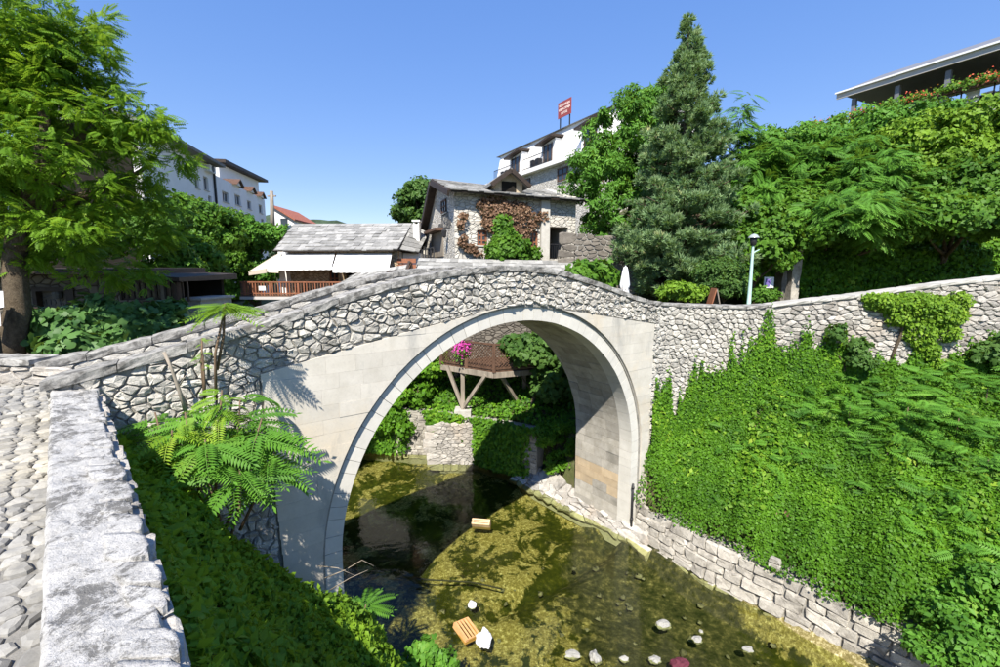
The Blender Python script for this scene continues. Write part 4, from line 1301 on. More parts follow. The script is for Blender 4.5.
def window(f, parent, a0, a1, z0, z1, frame='wood', mull=1, trans=1, sill=True, deep=.10, fw=.07, name='window', glass='glass'):
    m = MB()
    for b in ((a0, a1, z0, z0 + fw), (a0, a1, z1 - fw, z1), (a0, a0 + fw, z0, z1), (a1 - fw, a1, z0, z1)): m.add(*f.box(*b, -deep - .05, -deep + .02))
    for k in range(mull):
        c = a0 + (a1 - a0) * (k + 1) / (mull + 1); m.add(*f.box(c - fw * .4, c + fw * .4, z0, z1, -deep - .045, -deep + .015))
    for k in range(trans):
        c = z0 + (z1 - z0) * (k + 1) / (trans + 1); m.add(*f.box(a0, a1, c - fw * .35, c + fw * .35, -deep - .044, -deep + .012))
    w = m.build(name, M[frame], parent)
    mk('pane', *f.box(a0, a1, z0, z1, -deep - .04, -deep - .02), M[glass], w)
    if sill: mk('sill', *f.box(a0 - .06, a1 + .06, z0 - .06, z0 - .002, -.1, .06), M['housestone'], w, .5)
    return w
def rect_px(f, x0, y0, x1, y1, h=0.):
    (a0, z1), (a1, z0) = f.az(x0, y0, h), f.az(x1, y1, h)
    # take the mean heights of both ends
    z1 = (z1 + f.az(x1, y0, h)[1]) / 2; z0 = (z0 + f.az(x0, y1, h)[1]) / 2
    return min(a0, a1), max(a0, a1), z0, z1
def slab_roof(parent, p00, p10, p11, p01, rows, cols, rg, mat='slate', th=.05, name='roof_slab', skew=0.):
    """p00-p10 eave, p01-p11 ridge; overlapping stone slabs, each a part"""
    p00, p10, p11, p01 = [np.array(p, float) for p in (p00, p10, p11, p01)]
    nrm = np.cross(p10 - p00, p01 - p00); nrm /= np.linalg.norm(nrm)
    if nrm[2] < 0: nrm = -nrm
    def q(u, v, h=0.): return (p00 * (1 - u) + p10 * u) * (1 - v) + (p01 * (1 - u) + p11 * u) * v + nrm * h
    mk('roof_deck', *hexa([q(0, 0, -.10), q(1, 0, -.10), q(1, 1, -.10), q(0, 1, -.10)], [q(0, 0, -.01), q(1, 0, -.01), q(1, 1, -.01), q(0, 1, -.01)]), M['darkwood'], parent)
    for j in range(rows):
        off = rg.uniform(0, 1) / cols
        e = [0.] + sorted([off + (i + rg.uniform(-.25, .25)) / cols for i in range(cols)]) + [1.]
        e = [min(max(v, 0), 1) for v in e]
        for u0, u1 in zip(e[:-1], e[1:]):
            if u1 - u0 < .25 / cols: continue
            v0, v1 = max(j - rg.uniform(.05, .25), -.15) / rows, min((j + 1.05) / rows, 1)
            h0 = th * 1.1 + rg.normal(0, .012); g = .004
            sk = skew * (v1 - v0)
            V, Fc = hexa([q(u0 + g / cols, v0, h0 - th), q(u1 - g / cols, v0 + rg.normal(0, .02) / rows, h0 - th), q(min(u1 + sk, 1), v1, .0), q(min(u0 + sk, 1), v1, .0)],
                         [q(u0 + g / cols, v0, h0), q(u1 - g / cols, v0 + rg.normal(0, .02) / rows, h0 + rg.normal(0, .008)), q(min(u1 + sk, 1), v1, th * .55), q(min(u0 + sk, 1), v1, th * .55)])
            mk(name, V, Fc, M[mat], parent, float(rg.uniform(0, 1)))
def text_part(name, body, f, a, z, h, size, mat, parent, width=None):
    cu = bpy.data.curves.new('lettering', 'FONT'); cu.body = body; cu.size = size; cu.extrude = .01; cu.align_x = 'CENTER'; cu.align_y = 'CENTER'
    ob = bpy.data.objects.new('lettering', cu); COL.objects.link(ob)
    bpy.context.view_layer.update()
    me = bpy.data.meshes.new_from_object(ob.evaluated_get(bpy.context.evaluated_depsgraph_get()))
    bpy.data.objects.remove(ob); bpy.data.curves.remove(cu)
    co = np.array([v.co for v in me.vertices]); Fc = [tuple(p.vertices) for p in me.polygons]
    bpy.data.meshes.remove(me)
    if not len(co): return
    k = width / np.ptp(co[:, 0]) if width else 1
    # letters read left to right as seen from outside the wall
    sg = 1 if np.cross(np.array([*f.d, 0]), UP)[:2] @ f.n > 0 else -1
    V = np.array([f.pt(a + sg * c[0] * k, z + c[1], h + c[2]) for c in co])
    return mk(name, V, Fc, M[mat], parent)

# ---- terrace restaurant with white awnings
rg = rng_of(301)
YR = 24.0
fr = Fac(at(281, 270, YR), at(413, 270, YR - .4))
rest = thing('restaurant_house', 'small riverside stone house with slab roof and two white awnings', 'house', (*fr.pt(3.5, 0, -2)[:2], -3))
ez = fr.az(330, 251)[1]; fz_ = fr.az(300, 297)[1]
win, dor = rect_px(fr, 329, 270, 339, 287), rect_px(fr, 346, 271, 357, 296)
a_end = fr.az(398, 260)[0]
wall_holes(fr, 'wall', 'warmwall', rest, 0, a_end, -3.0, ez, [win, dor])
fr.add('inner_wall', 'dark', rest, .1, a_end - .1, -3, ez - .1, -.9, -.8)
fr.add('side_wall', 'housestone', rest, -.01, .34, -3, ez - .02, -5.2, -.36)
fr.add('side_wall', 'housestone', rest, a_end - .34, a_end + .01, -3, ez - .02, -5.2, -.36)
fr.add('back_wall', 'housestone', rest, .0, a_end, -3, ez - .02, -5.6, -5.21)
window(fr, rest, *win, 'wood_red', 1, 1)
fr.add('door', 'wood', rest, dor[0] + .55 * (dor[1] - dor[0]), dor[1], dor[2], dor[3], -.2, -.12)
fr.add('pillar', 'plaster', rest, *fr.az(284, 280)[:1], fr.az(291, 280)[0], -3.0, ez - .05, .02, .42)
zr = fr.az(340, 224, -2.8)[1]
e0, e1 = fr.pt(fr.az(279, 250)[0], ez + .02, .45), fr.pt(a_end + .15, ez + .05, .45)
slab_roof(rest, e0, e1, fr.pt(a_end + .1, zr, -2.8), fr.pt(fr.az(294, 224, -2.8)[0], zr, -2.8), 9, 19, rg, skew=.03)
slab_roof(rest, fr.pt(a_end + .15, ez, -5.8), fr.pt(-.2, ez, -5.8), fr.pt(fr.az(294, 224, -2.8)[0], zr, -2.8), fr.pt(a_end + .1, zr, -2.8), 5, 12, rg)
slab_roof(rest, fr.pt(-.2, ez, -5.8), e0, fr.pt(fr.az(294, 224, -2.8)[0], zr - .01, -2.8), fr.pt(fr.az(294, 224, -2.8)[0] - .02, zr - .01, -2.82), 6, 6, rg)
slab_roof(rest, fr.pt(a_end + .0, ez + .1, .1), fr.pt(a_end + 1.0, ez - .05, -.5), fr.pt(a_end + 1.0, zr - .55, -3), fr.pt(a_end + .08, zr - .03, -2.8), 6, 3, rg)
fr.add('annex_wall', 'plaster', rest, a_end + .05, a_end + 1.0, -3, ez - .1, -4.5, -.8)
c0, c1 = fr.az(406, 232)[0], fr.az(412.5, 232)[0]
ch = fr.add('chimney', 'plaster', rest, c0, c1, ez - .2, fr.az(409, 221)[1], -1.9, -1.5)
mk('chimney_cap', *fr.box(c0 - .05, c1 + .05, fr.az(409, 221)[1] + .14, fr.az(409, 218.5)[1] + .1, -1.95, -1.45), M['plaster'], ch)
for k in (0, 1): mk('chimney_leg', *fr.box(c0 + k * (c1 - c0 - .08), c0 + .08 + k * (c1 - c0 - .08), fr.az(409, 221)[1], fr.az(409, 221)[1] + .142, -1.88, -1.52), M['plaster'], ch)
def awning(parent, f, top, front, mat, hfront, name='awning'):
    """top, front: (px0, px1, py) of the wall edge and the front edge"""
    m = MB(); n = 10
    (a0, zt), (a1, _) = f.az(top[0], top[2], .05), f.az(top[1], top[2], .05)
    (b0, zf), (b1, zf1) = f.az(front[0], front[2], hfront), f.az(front[1], front[3] if len(front) > 3 else front[2], hfront)
    secs = []
    for k in range(n + 1):
        u = k / n; sag = -.03 * sin(pi * (u * 4 % 1))
        pt_, pf = f.pt(a0 + (a1 - a0) * u, zt, .05), f.pt(b0 + (b1 - b0) * u, zf + (zf1 - zf) * u, hfront)
        mid = (pt_ + pf) / 2 + UP * (sag - .02)
        secs.append([pt_, mid, pf, pf - UP * .012, mid - UP * .012, pt_ - UP * .012])
    w = mk(name, *strip(secs), M[mat], parent)
    secs = []
    for k in range(2 * n + 1):
        u = k / (2 * n)
        pf = f.pt(b0 + (b1 - b0) * u, zf + (zf1 - zf) * u, hfront + .006); dd = .24 + .02 * (k % 2)
        secs.append([pf, pf - UP * dd, pf - UP * dd + np.array([*(-f.n * .008), 0]), pf + np.array([*(-f.n * .008), 0])])
    mk('valance', *strip(secs), M[mat], w)
    mk('front_bar', *tube([f.pt(b0, zf - .02, hfront - .02), f.pt(b1, zf1 - .02, hfront - .02)], .03, 6), M['whitepaint'], w)
    return w
awning(rest, fr, (283, 335, 253), (274.5, 332, 265.5, 264.5), 'awning', 1.7)
awning(rest, fr, (337, 392, 253), (332.5, 389, 267.5, 267.5), 'awning', 1.75)
mk('awning_arm', *bar(fr.pt(fr.az(343, 270)[0], fz_ + .9, .1), fr.pt(fr.az(340, 268, 1.7)[0], fr.az(340, 268, 1.7)[1], 1.7), .07), M['whitepaint'], rest)
# beige side awning
A0, A1 = fr.pt(.1, fr.az(281, 252)[1], .2), fr.pt(.1, fr.az(281, 254)[1], -3)
B0, B1 = at(248.5, 271.5, 23.2), at(262, 266, 27)
mk('side_awning', *hexa([A0 - UP * .02, A1 - UP * .02, B1 - UP * .02, B0 - UP * .02], [A0, A1, B1, B0]), M['awning_beige'], rest)
mk('side_valance', *hexa([B0 - UP * .2, fr.pt(-.1, 0, 1.2) * [1, 1, 0] + UP * (fr.az(277, 273, 1.2)[1] - .0), fr.pt(-.1, 0, 1.15) * [1, 1, 0] + UP * (fr.az(277, 273, 1.2)[1]), B0 - UP * .2 + [0, .04, 0]],
                         [B0, fr.pt(-.1, 0, 1.2) * [1, 1, 0] + UP * (fr.az(277, 273, 1.2)[1] + .22), fr.pt(-.1, 0, 1.15) * [1, 1, 0] + UP * (fr.az(277, 273, 1.2)[1] + .22), B0 + [0, .04, 0]]), M['awning_beige'], rest)
ck = [at(281.5, 251.5, 23.55), at(278.5, 273, 22.9), at(248.5, 271.5, 23.15)]
mk('awning_cheek', np.array(ck + [p + np.array([0, .03, 0]) for p in ck]), [(0, 1, 2), (5, 4, 3), (0, 3, 4, 1), (1, 4, 5, 2), (2, 5, 3, 0)], M['awning_beige'], rest)
# balcony
HB = 1.9
b0, b1 = fr.az(241, 297, HB)[0], fr.az(349, 297, HB)[0]
zfl, zrt = fr.az(300, 295.5, HB)[1], fr.az(300, 281.5, HB)[1]
fr.add('balcony_floor', 'wood', rest, b0, b1, zfl - .16, zfl, -.0, HB + .05)
fr.add('fascia', 'plaster_grey', rest, b0 - .01, b1 + .01, zfl - .2, zfl - .06, HB + .052, HB + .09)
fr.add('top_rail', 'wood_red', rest, b0, b1, zrt - .06, zrt, HB - .04, HB + .04)
fr.add('bottom_rail', 'wood_red', rest, b0, b1, zfl + .08, zfl + .13, HB - .03, HB + .03)
for k in range(38):
    a = b0 + (b1 - b0) * (k + .5) / 38
    post = k % 10 == 0
    fr.add('baluster', 'wood_red' if k % 3 else 'wood', rest, a - (.05 if post else .028), a + (.05 if post else .028), zfl, zrt - .03, HB - .025, HB + .025)
for k in range(12):
    h = HB * (k + .5) / 12
    fr.add('baluster', 'wood_red', rest, b0 - .02, b0 + .02, zfl, zrt - .03, h - .03, h + .03)
fr.add('side_rail', 'wood_red', rest, b0 - .03, b0 + .03, zrt - .06, zrt, 0, HB - .05)
for a in (b0 + .3, (b0 + b1) / 2, b1 - .3): mk('bracket', *bar(fr.pt(a, zfl - .2, HB - .2), fr.pt(a, zfl - 1.4, .05), .12), M['darkwood'], rest)
s0 = fr.az(262, 288, HB + .06); fr.add('menu_board', 'plaster', rest, s0[0] - .17, s0[0] + .17, s0[1] - .12, s0[1] + .10, HB + .045, HB + .06)
s0 = fr.az(403, 266, -.3); 
for k in range(3): fr.add('timber_screen', 'wood_red', rest, a_end - .05, a_end + .95, s0[1] - .45 + k * .3, s0[1] - .22 + k * .3, -.05, .02)

# ---- low slab-roofed houses right behind the bridge
rg = rng_of(302)
low = thing('low_house', 'low house with a pale slab roof showing over the bridge crest', 'house', (0, 21, -5.5))
ra, rb = at(419, 258.5, 21.75), at(576, 261.5, 21.75)
ea, eb = np.array([ra[0] - .1, 20.0, ra[2] - 1.15]), np.array([rb[0] + .3, 20.0, rb[2] - 1.15])
slab_roof(low, ea, eb, rb, ra, 7, 22, rg)
mk('wall', *box(ea[0] + 1.6, eb[0] - .3, 20.3, 21.6, -6.6, ea[2] - .12), M['darkwall'], low, .3)
mk('gable_boards', *prism([(0, 0), (1.7, 0), (1.7, 1.1)], lambda a, b, h: np.array([ea[0] + .05 + h, 20.1 + a, ea[2] - .1 + b]), 0, .1), M['wood'], low)
lowb = thing('shed_roof_house', 'small slab-roofed lean-to left of the bridge crest below the restaurant', 'house', (-5.5, 21, -5))
r0_, r1_ = at(354, 274.5, 22.0), at(407, 265, 22.0)
e0_, e1_ = at(312, 302, 20.2), at(402, 299, 20.2)
slab_roof(lowb, e0_, e1_, r1_, r0_, 9, 13, rg, skew=.04)
mk('wall', *box(r0_[0] + .1, e1_[0] - .2, 20.9, 21.9, -5.5, r0_[2] - .25), M['housestone'], lowb, .5)
mk('beam', *bar(at(399, 300, 20.4), at(410, 263, 21.9), .12, .3), M['darkwood'], lowb)
mk('gable_boards', *hexa([at(404, 292, 20.6), at(417, 288, 21.9), at(416, 288, 22.0), at(403, 292, 20.7)], [at(404, 278, 20.6), at(412, 262, 21.9), at(411, 262, 22.0), at(403, 278, 20.7)]), M['wood'], lowb)

# ---- stone house with the brown creeper
rg = rng_of(303)
C0, C1, C2 = np.array([-2.2, 22.0]), np.array([4.0, 24.1]), np.array([-4.75, 28.4])
ff, fg = Fac(C0, C1), Fac(C0, C2)
house = thing('stone_house', 'pale stone house with slab roof and brown creeper beside the white hotel', 'house', (0, 25, -2))
ez = ff.az(459, 189.5)[1]
wins = [rect_px(ff, 477, 230, 487.5, 245.5), rect_px(ff, 529.5, 231, 538, 247.5)]
porch = rect_px(ff, 549.5, 227, 567.5, 259)
wall_holes(ff, 'wall', 'housewall', house, 0, ff.L, -2, ez, wins + [porch], .5)
for w in wins: window(ff, house, *w, 'wood_red', 1, 2, True, .12, .09)
ff.add('porch_back', 'dark', house, porch[0] - .3, porch[1] + .2, porch[2], porch[3] + .2, -2.2, -2.1)
ff.add('porch_rail', 'iron', house, porch[0], porch[1], porch[2] + .75, porch[2] + .8, -.3, -.26)
for k in range(9): ff.add('porch_bar', 'iron', house, porch[0] + (porch[1] - porch[0]) * (k + .5) / 9 - .01, porch[0] + (porch[1] - porch[0]) * (k + .5) / 9 + .01, porch[2], porch[2] + .75, -.29, -.27)
ff.add('pier', 'housestone', house, porch[0] - .55, porch[0] - .08, -2, ez - .3, .0, .22)
LG_ = fg.L; zap = fg.az(441, 180)[1]
gz = fg.az(427, 245)[1]
V, Fc = prism([(0, -2), (LG_, -2), (LG_, 1.6), (LG_ * .62, zap - .15), (LG_ * .40, zap - .05), (0, ez)], lambda a, b, h: fg.pt(a, b, h), -.4, 0)
mk('gable_wall', V, Fc, M['housewall'], house, .5)
bk = [ff.pt(ff.L, 0, 0)[:2] + (C2 - C0), C2]
fb_ = Fac(C2, bk[0]); 
mk('back_wall', *hexa([(*C2, -2), (*bk[0], -2), (*(bk[0] + [0, -.4]), -2), (*(C2 + [0, -.4]), -2)], [(*C2, 1.6), (*bk[0], 1.6), (*(bk[0] + [0, -.4]), 1.6), (*(C2 + [0, -.4]), 1.6)]), M['housestone'], house, .5)
fs_ = Fac(C1, bk[0])
V, Fc = prism([(.02, -2), (LG_ - .02, -2), (LG_ - .02, 1.6), (LG_ * .62, zap - .15), (LG_ * .40, zap - .05), (.02, ez - .05)], lambda a, b, h: np.array([*(C1 + (C2 - C0) / LG_ * a), b]) - np.array([*(ff.d * (.02 + h)), 0]), 0, .4)
mk('side_wall', V, Fc, M['housestone'], house, .5)
gd = (C2 - C0) / LG_
def gp(along, up_, over): return np.array([*(C0 + ff.d * along + gd * over), up_])
ov = .4
slab_roof(house, gp(-ov, ez - .12, -.55), gp(ff.L + .25, ez - .25, -.55), gp(ff.L + .25, zap - .25, LG_ * .42), gp(-ov, zap + .12, LG_ * .42), 9, 17, rg)
slab_roof(house, gp(ff.L + .25, 1.3, LG_ + .6), gp(-ov, 1.3, LG_ + .6), gp(-ov, zap + .1, LG_ * .45), gp(ff.L + .25, zap - .25, LG_ * .45), 8, 12, rg)
slab_roof(house, gp(-ov - .02, zap + .08, LG_ * .46), gp(ff.L + .25, zap - .22, LG_ * .46), gp(ff.L + .25, zap - .22, LG_ * .41), gp(-ov - .02, zap + .10, LG_ * .41), 1, 12, rg)
for (o1, z1_, o2, z2_) in ((-.55, ez - .28, LG_ * .42, zap - .06), (LG_ * .45, zap - .08, LG_ + .6, 1.12)):
    mk('verge_board', *bar(gp(-ov - .03, z1_, o1), gp(-ov - .03, z2_, o2), .10, .28), M['darkwood'], house)
# gable window, door and lettering
w = rect_px(fg, 442, 200, 447, 213); wz = MB()
window(fg, house, w[0], w[1], w[2], w[3], 'wood', 1, 1, True, -.06, .08)
d0 = rect_px(fg, 432.5, 233, 444, 257)
dr = fg.add('door', 'wood_old', house, d0[0], d0[1], d0[2], d0[3], -.1, .05)
mk('door_canopy', *fg.box(d0[0] - .15, d0[1] + .15, d0[3] + .02, d0[3] + .16, 0, .5), M['wood'], dr)
la, lz = fg.az(445.5, 217.5); text_part('lettering', 'HOTEL', fg, la, lz, .02, .62, 'letters', house, 1.5)
la, lz = fg.az(445, 225.5); text_part('lettering', 'KRIVA CUPRIJA', fg, la, lz, .02, .50, 'letters', house, 2.5)
lp = fg.pt(fg.az(449, 232)[0], fg.az(449, 232)[1], 0)
lamp_ = mk('wall_lamp', *lathe([(.02, -.3), (.10, -.25), (.13, .05), (.03, .2)], lp + np.array([*fg.n, 0]) * .25, 8), M['iron'], house)
mk('lamp_arm', *bar(lp + UP * .2, lp + UP * .2 + np.array([*fg.n, 0]) * .26, .04), M['iron'], house)
# stair railing in front of the gable
for k in range(7): 
    p = fg.pt(.2 + k * .62, 0, 1.0); zb_ = fg.az(452, 257, 1.0)[1]
    mk('railing_post', *bar([p[0], p[1], zb_ - .9], [p[0], p[1], zb_ + .55], .05), M['iron'], house)
p, q = fg.pt(.2, 0, 1.0), fg.pt(.2 + 6 * .62, 0, 1.0)
for dz in (.55, .1): mk('railing_bar', *bar([p[0], p[1], zb_ + dz], [q[0], q[1], zb_ + dz], .05), M['iron'], house)
# dormer over the creeper
da, dz_ = ff.az(508, 190)
dm = MB()
V, Fc = prism([(da - .72, ez - .1), (da + .72, ez - .1), (da + .72, ez + .45), (da, ez + .95), (da - .72, ez + .45)], lambda a, b, h: ff.pt(a, b, h), -2.6, .12)
dorm = mk('dormer', V, Fc, M['warmstone'], house, .4)
for sg in (-1, 1):
    E0, E1 = ff.pt(da + sg * 1.02, ez + .34, .5), ff.pt(da, ez + 1.08, .5)
    G0, G1 = ff.pt(da + sg * 1.02, ez + .34, -2.6), ff.pt(da, ez + 1.08, -2.6)
    mk('dormer_roof', *hexa([E0 - UP * .12, E1 - UP * .12, G1 - UP * .12, G0 - UP * .12], [E0, E1, G1, G0]), M['slate'], dorm, .2)
    mk('dormer_board', *bar(E0 - UP * .1, E1 - UP * .1, .09, .2), M['darkwood'], dorm)
mk('dormer_window', *ff.box(da - .38, da + .38, ez - .05, ez + .5, .1, .14), M['dark'], dorm)
# creeper: brown above, a green bush below
def on_front(rg, spots, n, jit=2.0):
    ps = []
    for (px, py, rx, ry, w) in spots:
        k = int(n * w); r = np.sqrt(rg.uniform(0, 1, k)); th = rg.uniform(0, 2 * pi, k)
        for X, Y in zip(px + rx * r * np.cos(th), py + ry * r * np.sin(th)):
            a, z = ff.az(X, Y)
            ps.append(ff.pt(a, z, .06 + rg.uniform(0, .25)))
    return np.array(ps)
crp = thing('creeper', 'brown dried creeper spread over the front of the stone house', 'creeper', ff.pt(3, -1, .2))
P = on_front(rg, [(492, 205, 16, 9, .14), (512, 210, 18, 9, .16), (497, 222, 14, 12, .20), (522, 222, 16, 12, .18), (503, 212, 24, 8, .12), (524, 236, 5, 8, .05), (515, 236, 12, 9, .08), (541, 216, 5, 5, .04), (486, 222, 5, 6, .03), (463, 216, 4, 3, .02), (460, 225, 3, 5, .02), (463, 238, 4, 4, .02), (462, 243, 5, 4, .04), (470, 248, 6, 4, .05), (477, 253, 5, 3, .02)], 3300)
leafmesh('foliage', leaves(rg, P, np.tile([*ff.n, .4], (len(P), 1)), IVY, .13, None, .6, .6), M['autumn'], crp)
P = on_front(rg, [(500, 228, 9, 12, .10), (503, 240, 12, 10, .35), (506, 250, 16, 8, .35)], 3800) + np.array([*ff.n * .28, 0])
V, Fc = tube([ff.pt(ff.az(500, 258)[0], -1.5, .15), ff.pt(ff.az(502, 240)[0], ff.az(502, 240)[1], .1), ff.pt(ff.az(508, 215)[0], ff.az(508, 215)[1], .1)], [.06, .05, .03], 6)
mk('stem', V, Fc, M['bark'], crp, .5)
gb = thing('green_creeper', 'green climbing bush at the foot of the stone house front', 'creeper', ff.pt(3, -1, .5))
Pb, Nb, Tb = clumps(rg, [(ff.pt(ff.az(505, 250)[0], ff.az(505, 250)[1], .6), np.array([1.1, .5, .6])), (ff.pt(ff.az(522, 255)[0], ff.az(522, 255)[1], .5), np.array([.7, .4, .35])), (ff.pt(ff.az(494, 254)[0], ff.az(494, 254)[1], .5), np.array([.5, .4, .4]))], 130, .3, 60)
leafmesh('foliage', join(leaves(rg, Pb, Nb, IVY, .17, Tb), leaves(rg, P, np.tile([*ff.n, .4], (len(P), 1)), IVY, .17)), M['bush'], gb)

# ---- white hotel on the slope behind
rg = rng_of(304)
H0, H1 = np.array([-1.6, 50.0]), np.array([7.9, 33.8])
fh = Fac(H0, H1)
hot = thing('white_hotel', 'stepped white hotel with dormers and balconies above the stone house', 'building', (3, 42, 0))
zt = lambda px, py: fh.az(px, py)[1]
a_ = lambda px, py=180: fh.az(px, py)[0]
fl = zt(520, 178)                         # balcony floor level
fh.add('lower_wall', 'housewall', hot, 0, fh.L, -2, fl, -10, 0)
hw_ = [rect_px(fh, 522, 176, 530, 185), rect_px(fh, 557, 168, 568, 181)]
for (x0, y0, x1, y1) in ((522.5, 177, 530.5, 185.5), (558, 167, 568, 181)):
    r_ = rect_px(fh, x0, y0, x1, y1)
    r_ = (r_[0], r_[1], r_[2], min(r_[3], fl - .3))
    window(fh, hot, *r_, 'wood', 1, 1, True, -.06, .12)
fh.add('balcony_slab', 'plaster', hot, -.5, fh.L + .0, fl + .0, fl + .35, -2.0, .55)
# mansard upper wall, set back, with leaning gables
top_z = lambda a: 0
ub = fl + .36
V, Fc = prism([(0.5, ub), (fh.L, ub), (fh.L, ub + 6.5), (a_(600), zt(600, 122)), (a_(548), zt(548, 134)), (a_(520), zt(522, 143))], lambda a, b, h: fh.pt(a, b, h), -9, -1.2)
V, Fc = prism([(.8, ub), (fh.L, ub), (fh.L, ub + 3.1), (.8, ub + 3.1)], lambda a, b, h: fh.pt(a, b, h - max(0, (b - ub)) * .22), -9, -.8)
mk('upper_wall', V, Fc, M['plaster'], hot)
rz = ub + 3.1
mk('roof', *hexa([fh.pt(.2, rz, -1.2), fh.pt(fh.L + .3, rz, -1.2), fh.pt(fh.L + .3, rz, -9.4), fh.pt(.2, rz, -9.4)], [fh.pt(.2, rz + .16, -1.6), fh.pt(fh.L + .3, rz + .16, -1.6), fh.pt(fh.L + .3, rz + 1.3, -5.2), fh.pt(.2, rz + 1.3, -5.2)]), M['slate'], hot, .3)
for k, (pxa, w) in enumerate(((a_(511, 170), 2.2), (a_(543, 165), 2.0), (a_(585, 150), 2.2))):
    V, Fc = prism([(pxa - w / 2, ub), (pxa + w / 2, ub), (pxa + w / 2, ub + 2.25), (pxa - w / 2, ub + 1.95)], lambda a, b, h: fh.pt(a, b, h), -3.0, -.55)
    g_ = mk('dormer', V, Fc, M['plaster'], hot)
    q0, q1 = (pxa - w / 2 - .35, ub + 1.92), (pxa + w / 2 + .2, ub + 2.28)
    mk('dormer_roof', *hexa([fh.pt(*q0, .0), fh.pt(*q1, .0), fh.pt(q1[0], q1[1] + .3, -3.2), fh.pt(q0[0], q0[1] + .3, -3.2)], [fh.pt(q0[0], q0[1] + .16, .0), fh.pt(q1[0], q1[1] + .16, .0), fh.pt(q1[0], q1[1] + .46, -3.2), fh.pt(q0[0], q0[1] + .46, -3.2)]), M['darkwood'], g_)
    mk('balcony_door', *fh.box(pxa - w * .3, pxa + w * .3, ub, ub + 1.9, -.6, -.5), M['glass'], g_)
    for q in (-.3, 0, .3): mk('door_frame', *fh.box(pxa + q * w - .05, pxa + q * w + .05, ub, ub + 1.95, -.5, -.46), M['wood'], g_)
    # balcony railing
    r0, r1 = pxa - 2.6, pxa + 1.2
    if k < 2:
        for dz in (1.0, .12): fh.add('rail', 'iron', g_, r0, r1, ub + dz - .05, ub + dz, .42, .47)
        for j in range(24): fh.add('rail_bar', 'iron', g_, r0 + (r1 - r0) * j / 23 - .015, r0 + (r1 - r0) * j / 23 + .015, ub, ub + 1.0, .435, .455)
        for j in range(2): fh.add('chair', 'iron', g_, r0 + .8 + j * .8, r0 + 1.25 + j * .8, ub, ub + .8, -.3, .15)
ch = fh.add('chimney', 'plaster_grey', hot, a_(623, 110), a_(629, 108), rz, zt(626, 103), -3, -2.2)
mk('chimney_cap', *fh.box(a_(622, 110), a_(630, 108), zt(626, 101.5), zt(626, 100), -3.1, -2.1), M['slate'], ch, .3)
# red roof sign
sg_ = thing('roof_sign', 'red rooftop sign with three lines of pale lettering on the white hotel', 'sign', fh.pt(a_(563, 125), rz, -2))
fsn = Fac(fh.pt(a_(556.5, 115), 0, -1.5)[:2], fh.pt(a_(572.5, 115), 0, -1.5)[:2])
x0, x1 = fsn.az(558, 115)[0], fsn.az(571, 110)[0]
zl0, zl1 = fsn.az(558.3, 124.5)[1], fsn.az(558.3, 112.5)[1]
zl0 += .45; zl1 += .75
fsn.add('board', 'signred', sg_, x0, x1, zl0, zl1, -.05, 0)
for k, b in enumerate(('RESTORAN', 'KRIVA CUPRIJA', 'HOTEL')):
    text_part('lettering', b, fsn, (x0 + x1) / 2, zl1 - (zl1 - zl0) * (.25 + .25 * k), .01, (zl1 - zl0) * .22, 'signtext', sg_, (x1 - x0) * (.8, .86, .5)[k])
for a in (x0 + .25, x1 - .25): fsn.add('leg', 'iron', sg_, a - .05, a + .05, rz - .5, zl0, -.12, -.051)

# ---- white hotel row on the left
rg = rng_of(305)
fl_ = Fac((-18.6, 24.0), (-22.6, 44.0))
row = thing('hotel_row', 'row of white plastered houses climbing away on the left hillside', 'building', (-21, 34, 0))
al = lambda px, py=190: fl_.az(px, py)[0]
zl = lambda px, py: fl_.az(px, py)[1]
aj = al(213.5, 180)
wl = [rect_px(fl_, 194, 174.5, 199.5, 188), rect_px(fl_, 203, 177, 208.8, 190), rect_px(fl_, 208, 196, 212, 204)]
wall_holes(fl_, 'wall', 'plaster', row, 0, aj, -2, zl(205, 163), wl)
for w in wl: window(fl_, row, *w, 'plaster_grey', 1, 0, True, .12, .08)
wr = [rect_px(fl_, *q) for q in ((222, 192, 229, 202), (234.5, 195, 241, 205), (247, 201, 251.5, 209), (258.5, 205, 262.5, 213), (227, 208, 232, 216), (248, 215, 253, 222), (261, 219, 264, 224))]
wall_holes(fl_, 'wall', 'plaster', row, aj + .02, fl_.L, -2, zl(240, 187.5), wr)
for w in wr: window(fl_, row, *w, 'plaster_grey', 1, 0, True, .12, .08)
fl_.add('core', 'dark', row, .3, fl_.L - .3, -2, zl(240, 187.5) - .2, -6, -.6)
zt1 = zl(205, 163)
mk('roof', *hexa([fl_.pt(-.5, zt1, .8), fl_.pt(aj + .1, zt1, .8), fl_.pt(aj + .1, zt1, -6), fl_.pt(-.5, zt1, -6)], [fl_.pt(-.5, zt1 + .18, .8), fl_.pt(aj + .1, zt1 + .18, .8), fl_.pt(aj + .1, zt1 + 1.6, -4), fl_.pt(-.5, zt1 + 1.6, -4)]), M['slate'], row, .1)
fl_.add('downpipe', 'iron', row, aj - .06, aj + .06, -2, zt1, .02, .14)
al2 = lambda px, py: fl_.az(px, py, -1.5)
u0, u1 = al2(219, 170)[0], al2(258, 178)[0]
V, Fc = prism([(u0, zl(240, 187.5)), (u1, zl(240, 187.5)), (u1, al2(258, 181)[1]), (u0, al2(220, 164)[1])], lambda a, b, h: fl_.pt(a, b, h), -6, -1.5)
mk('upper_wall', V, Fc, M['plaster'], row)
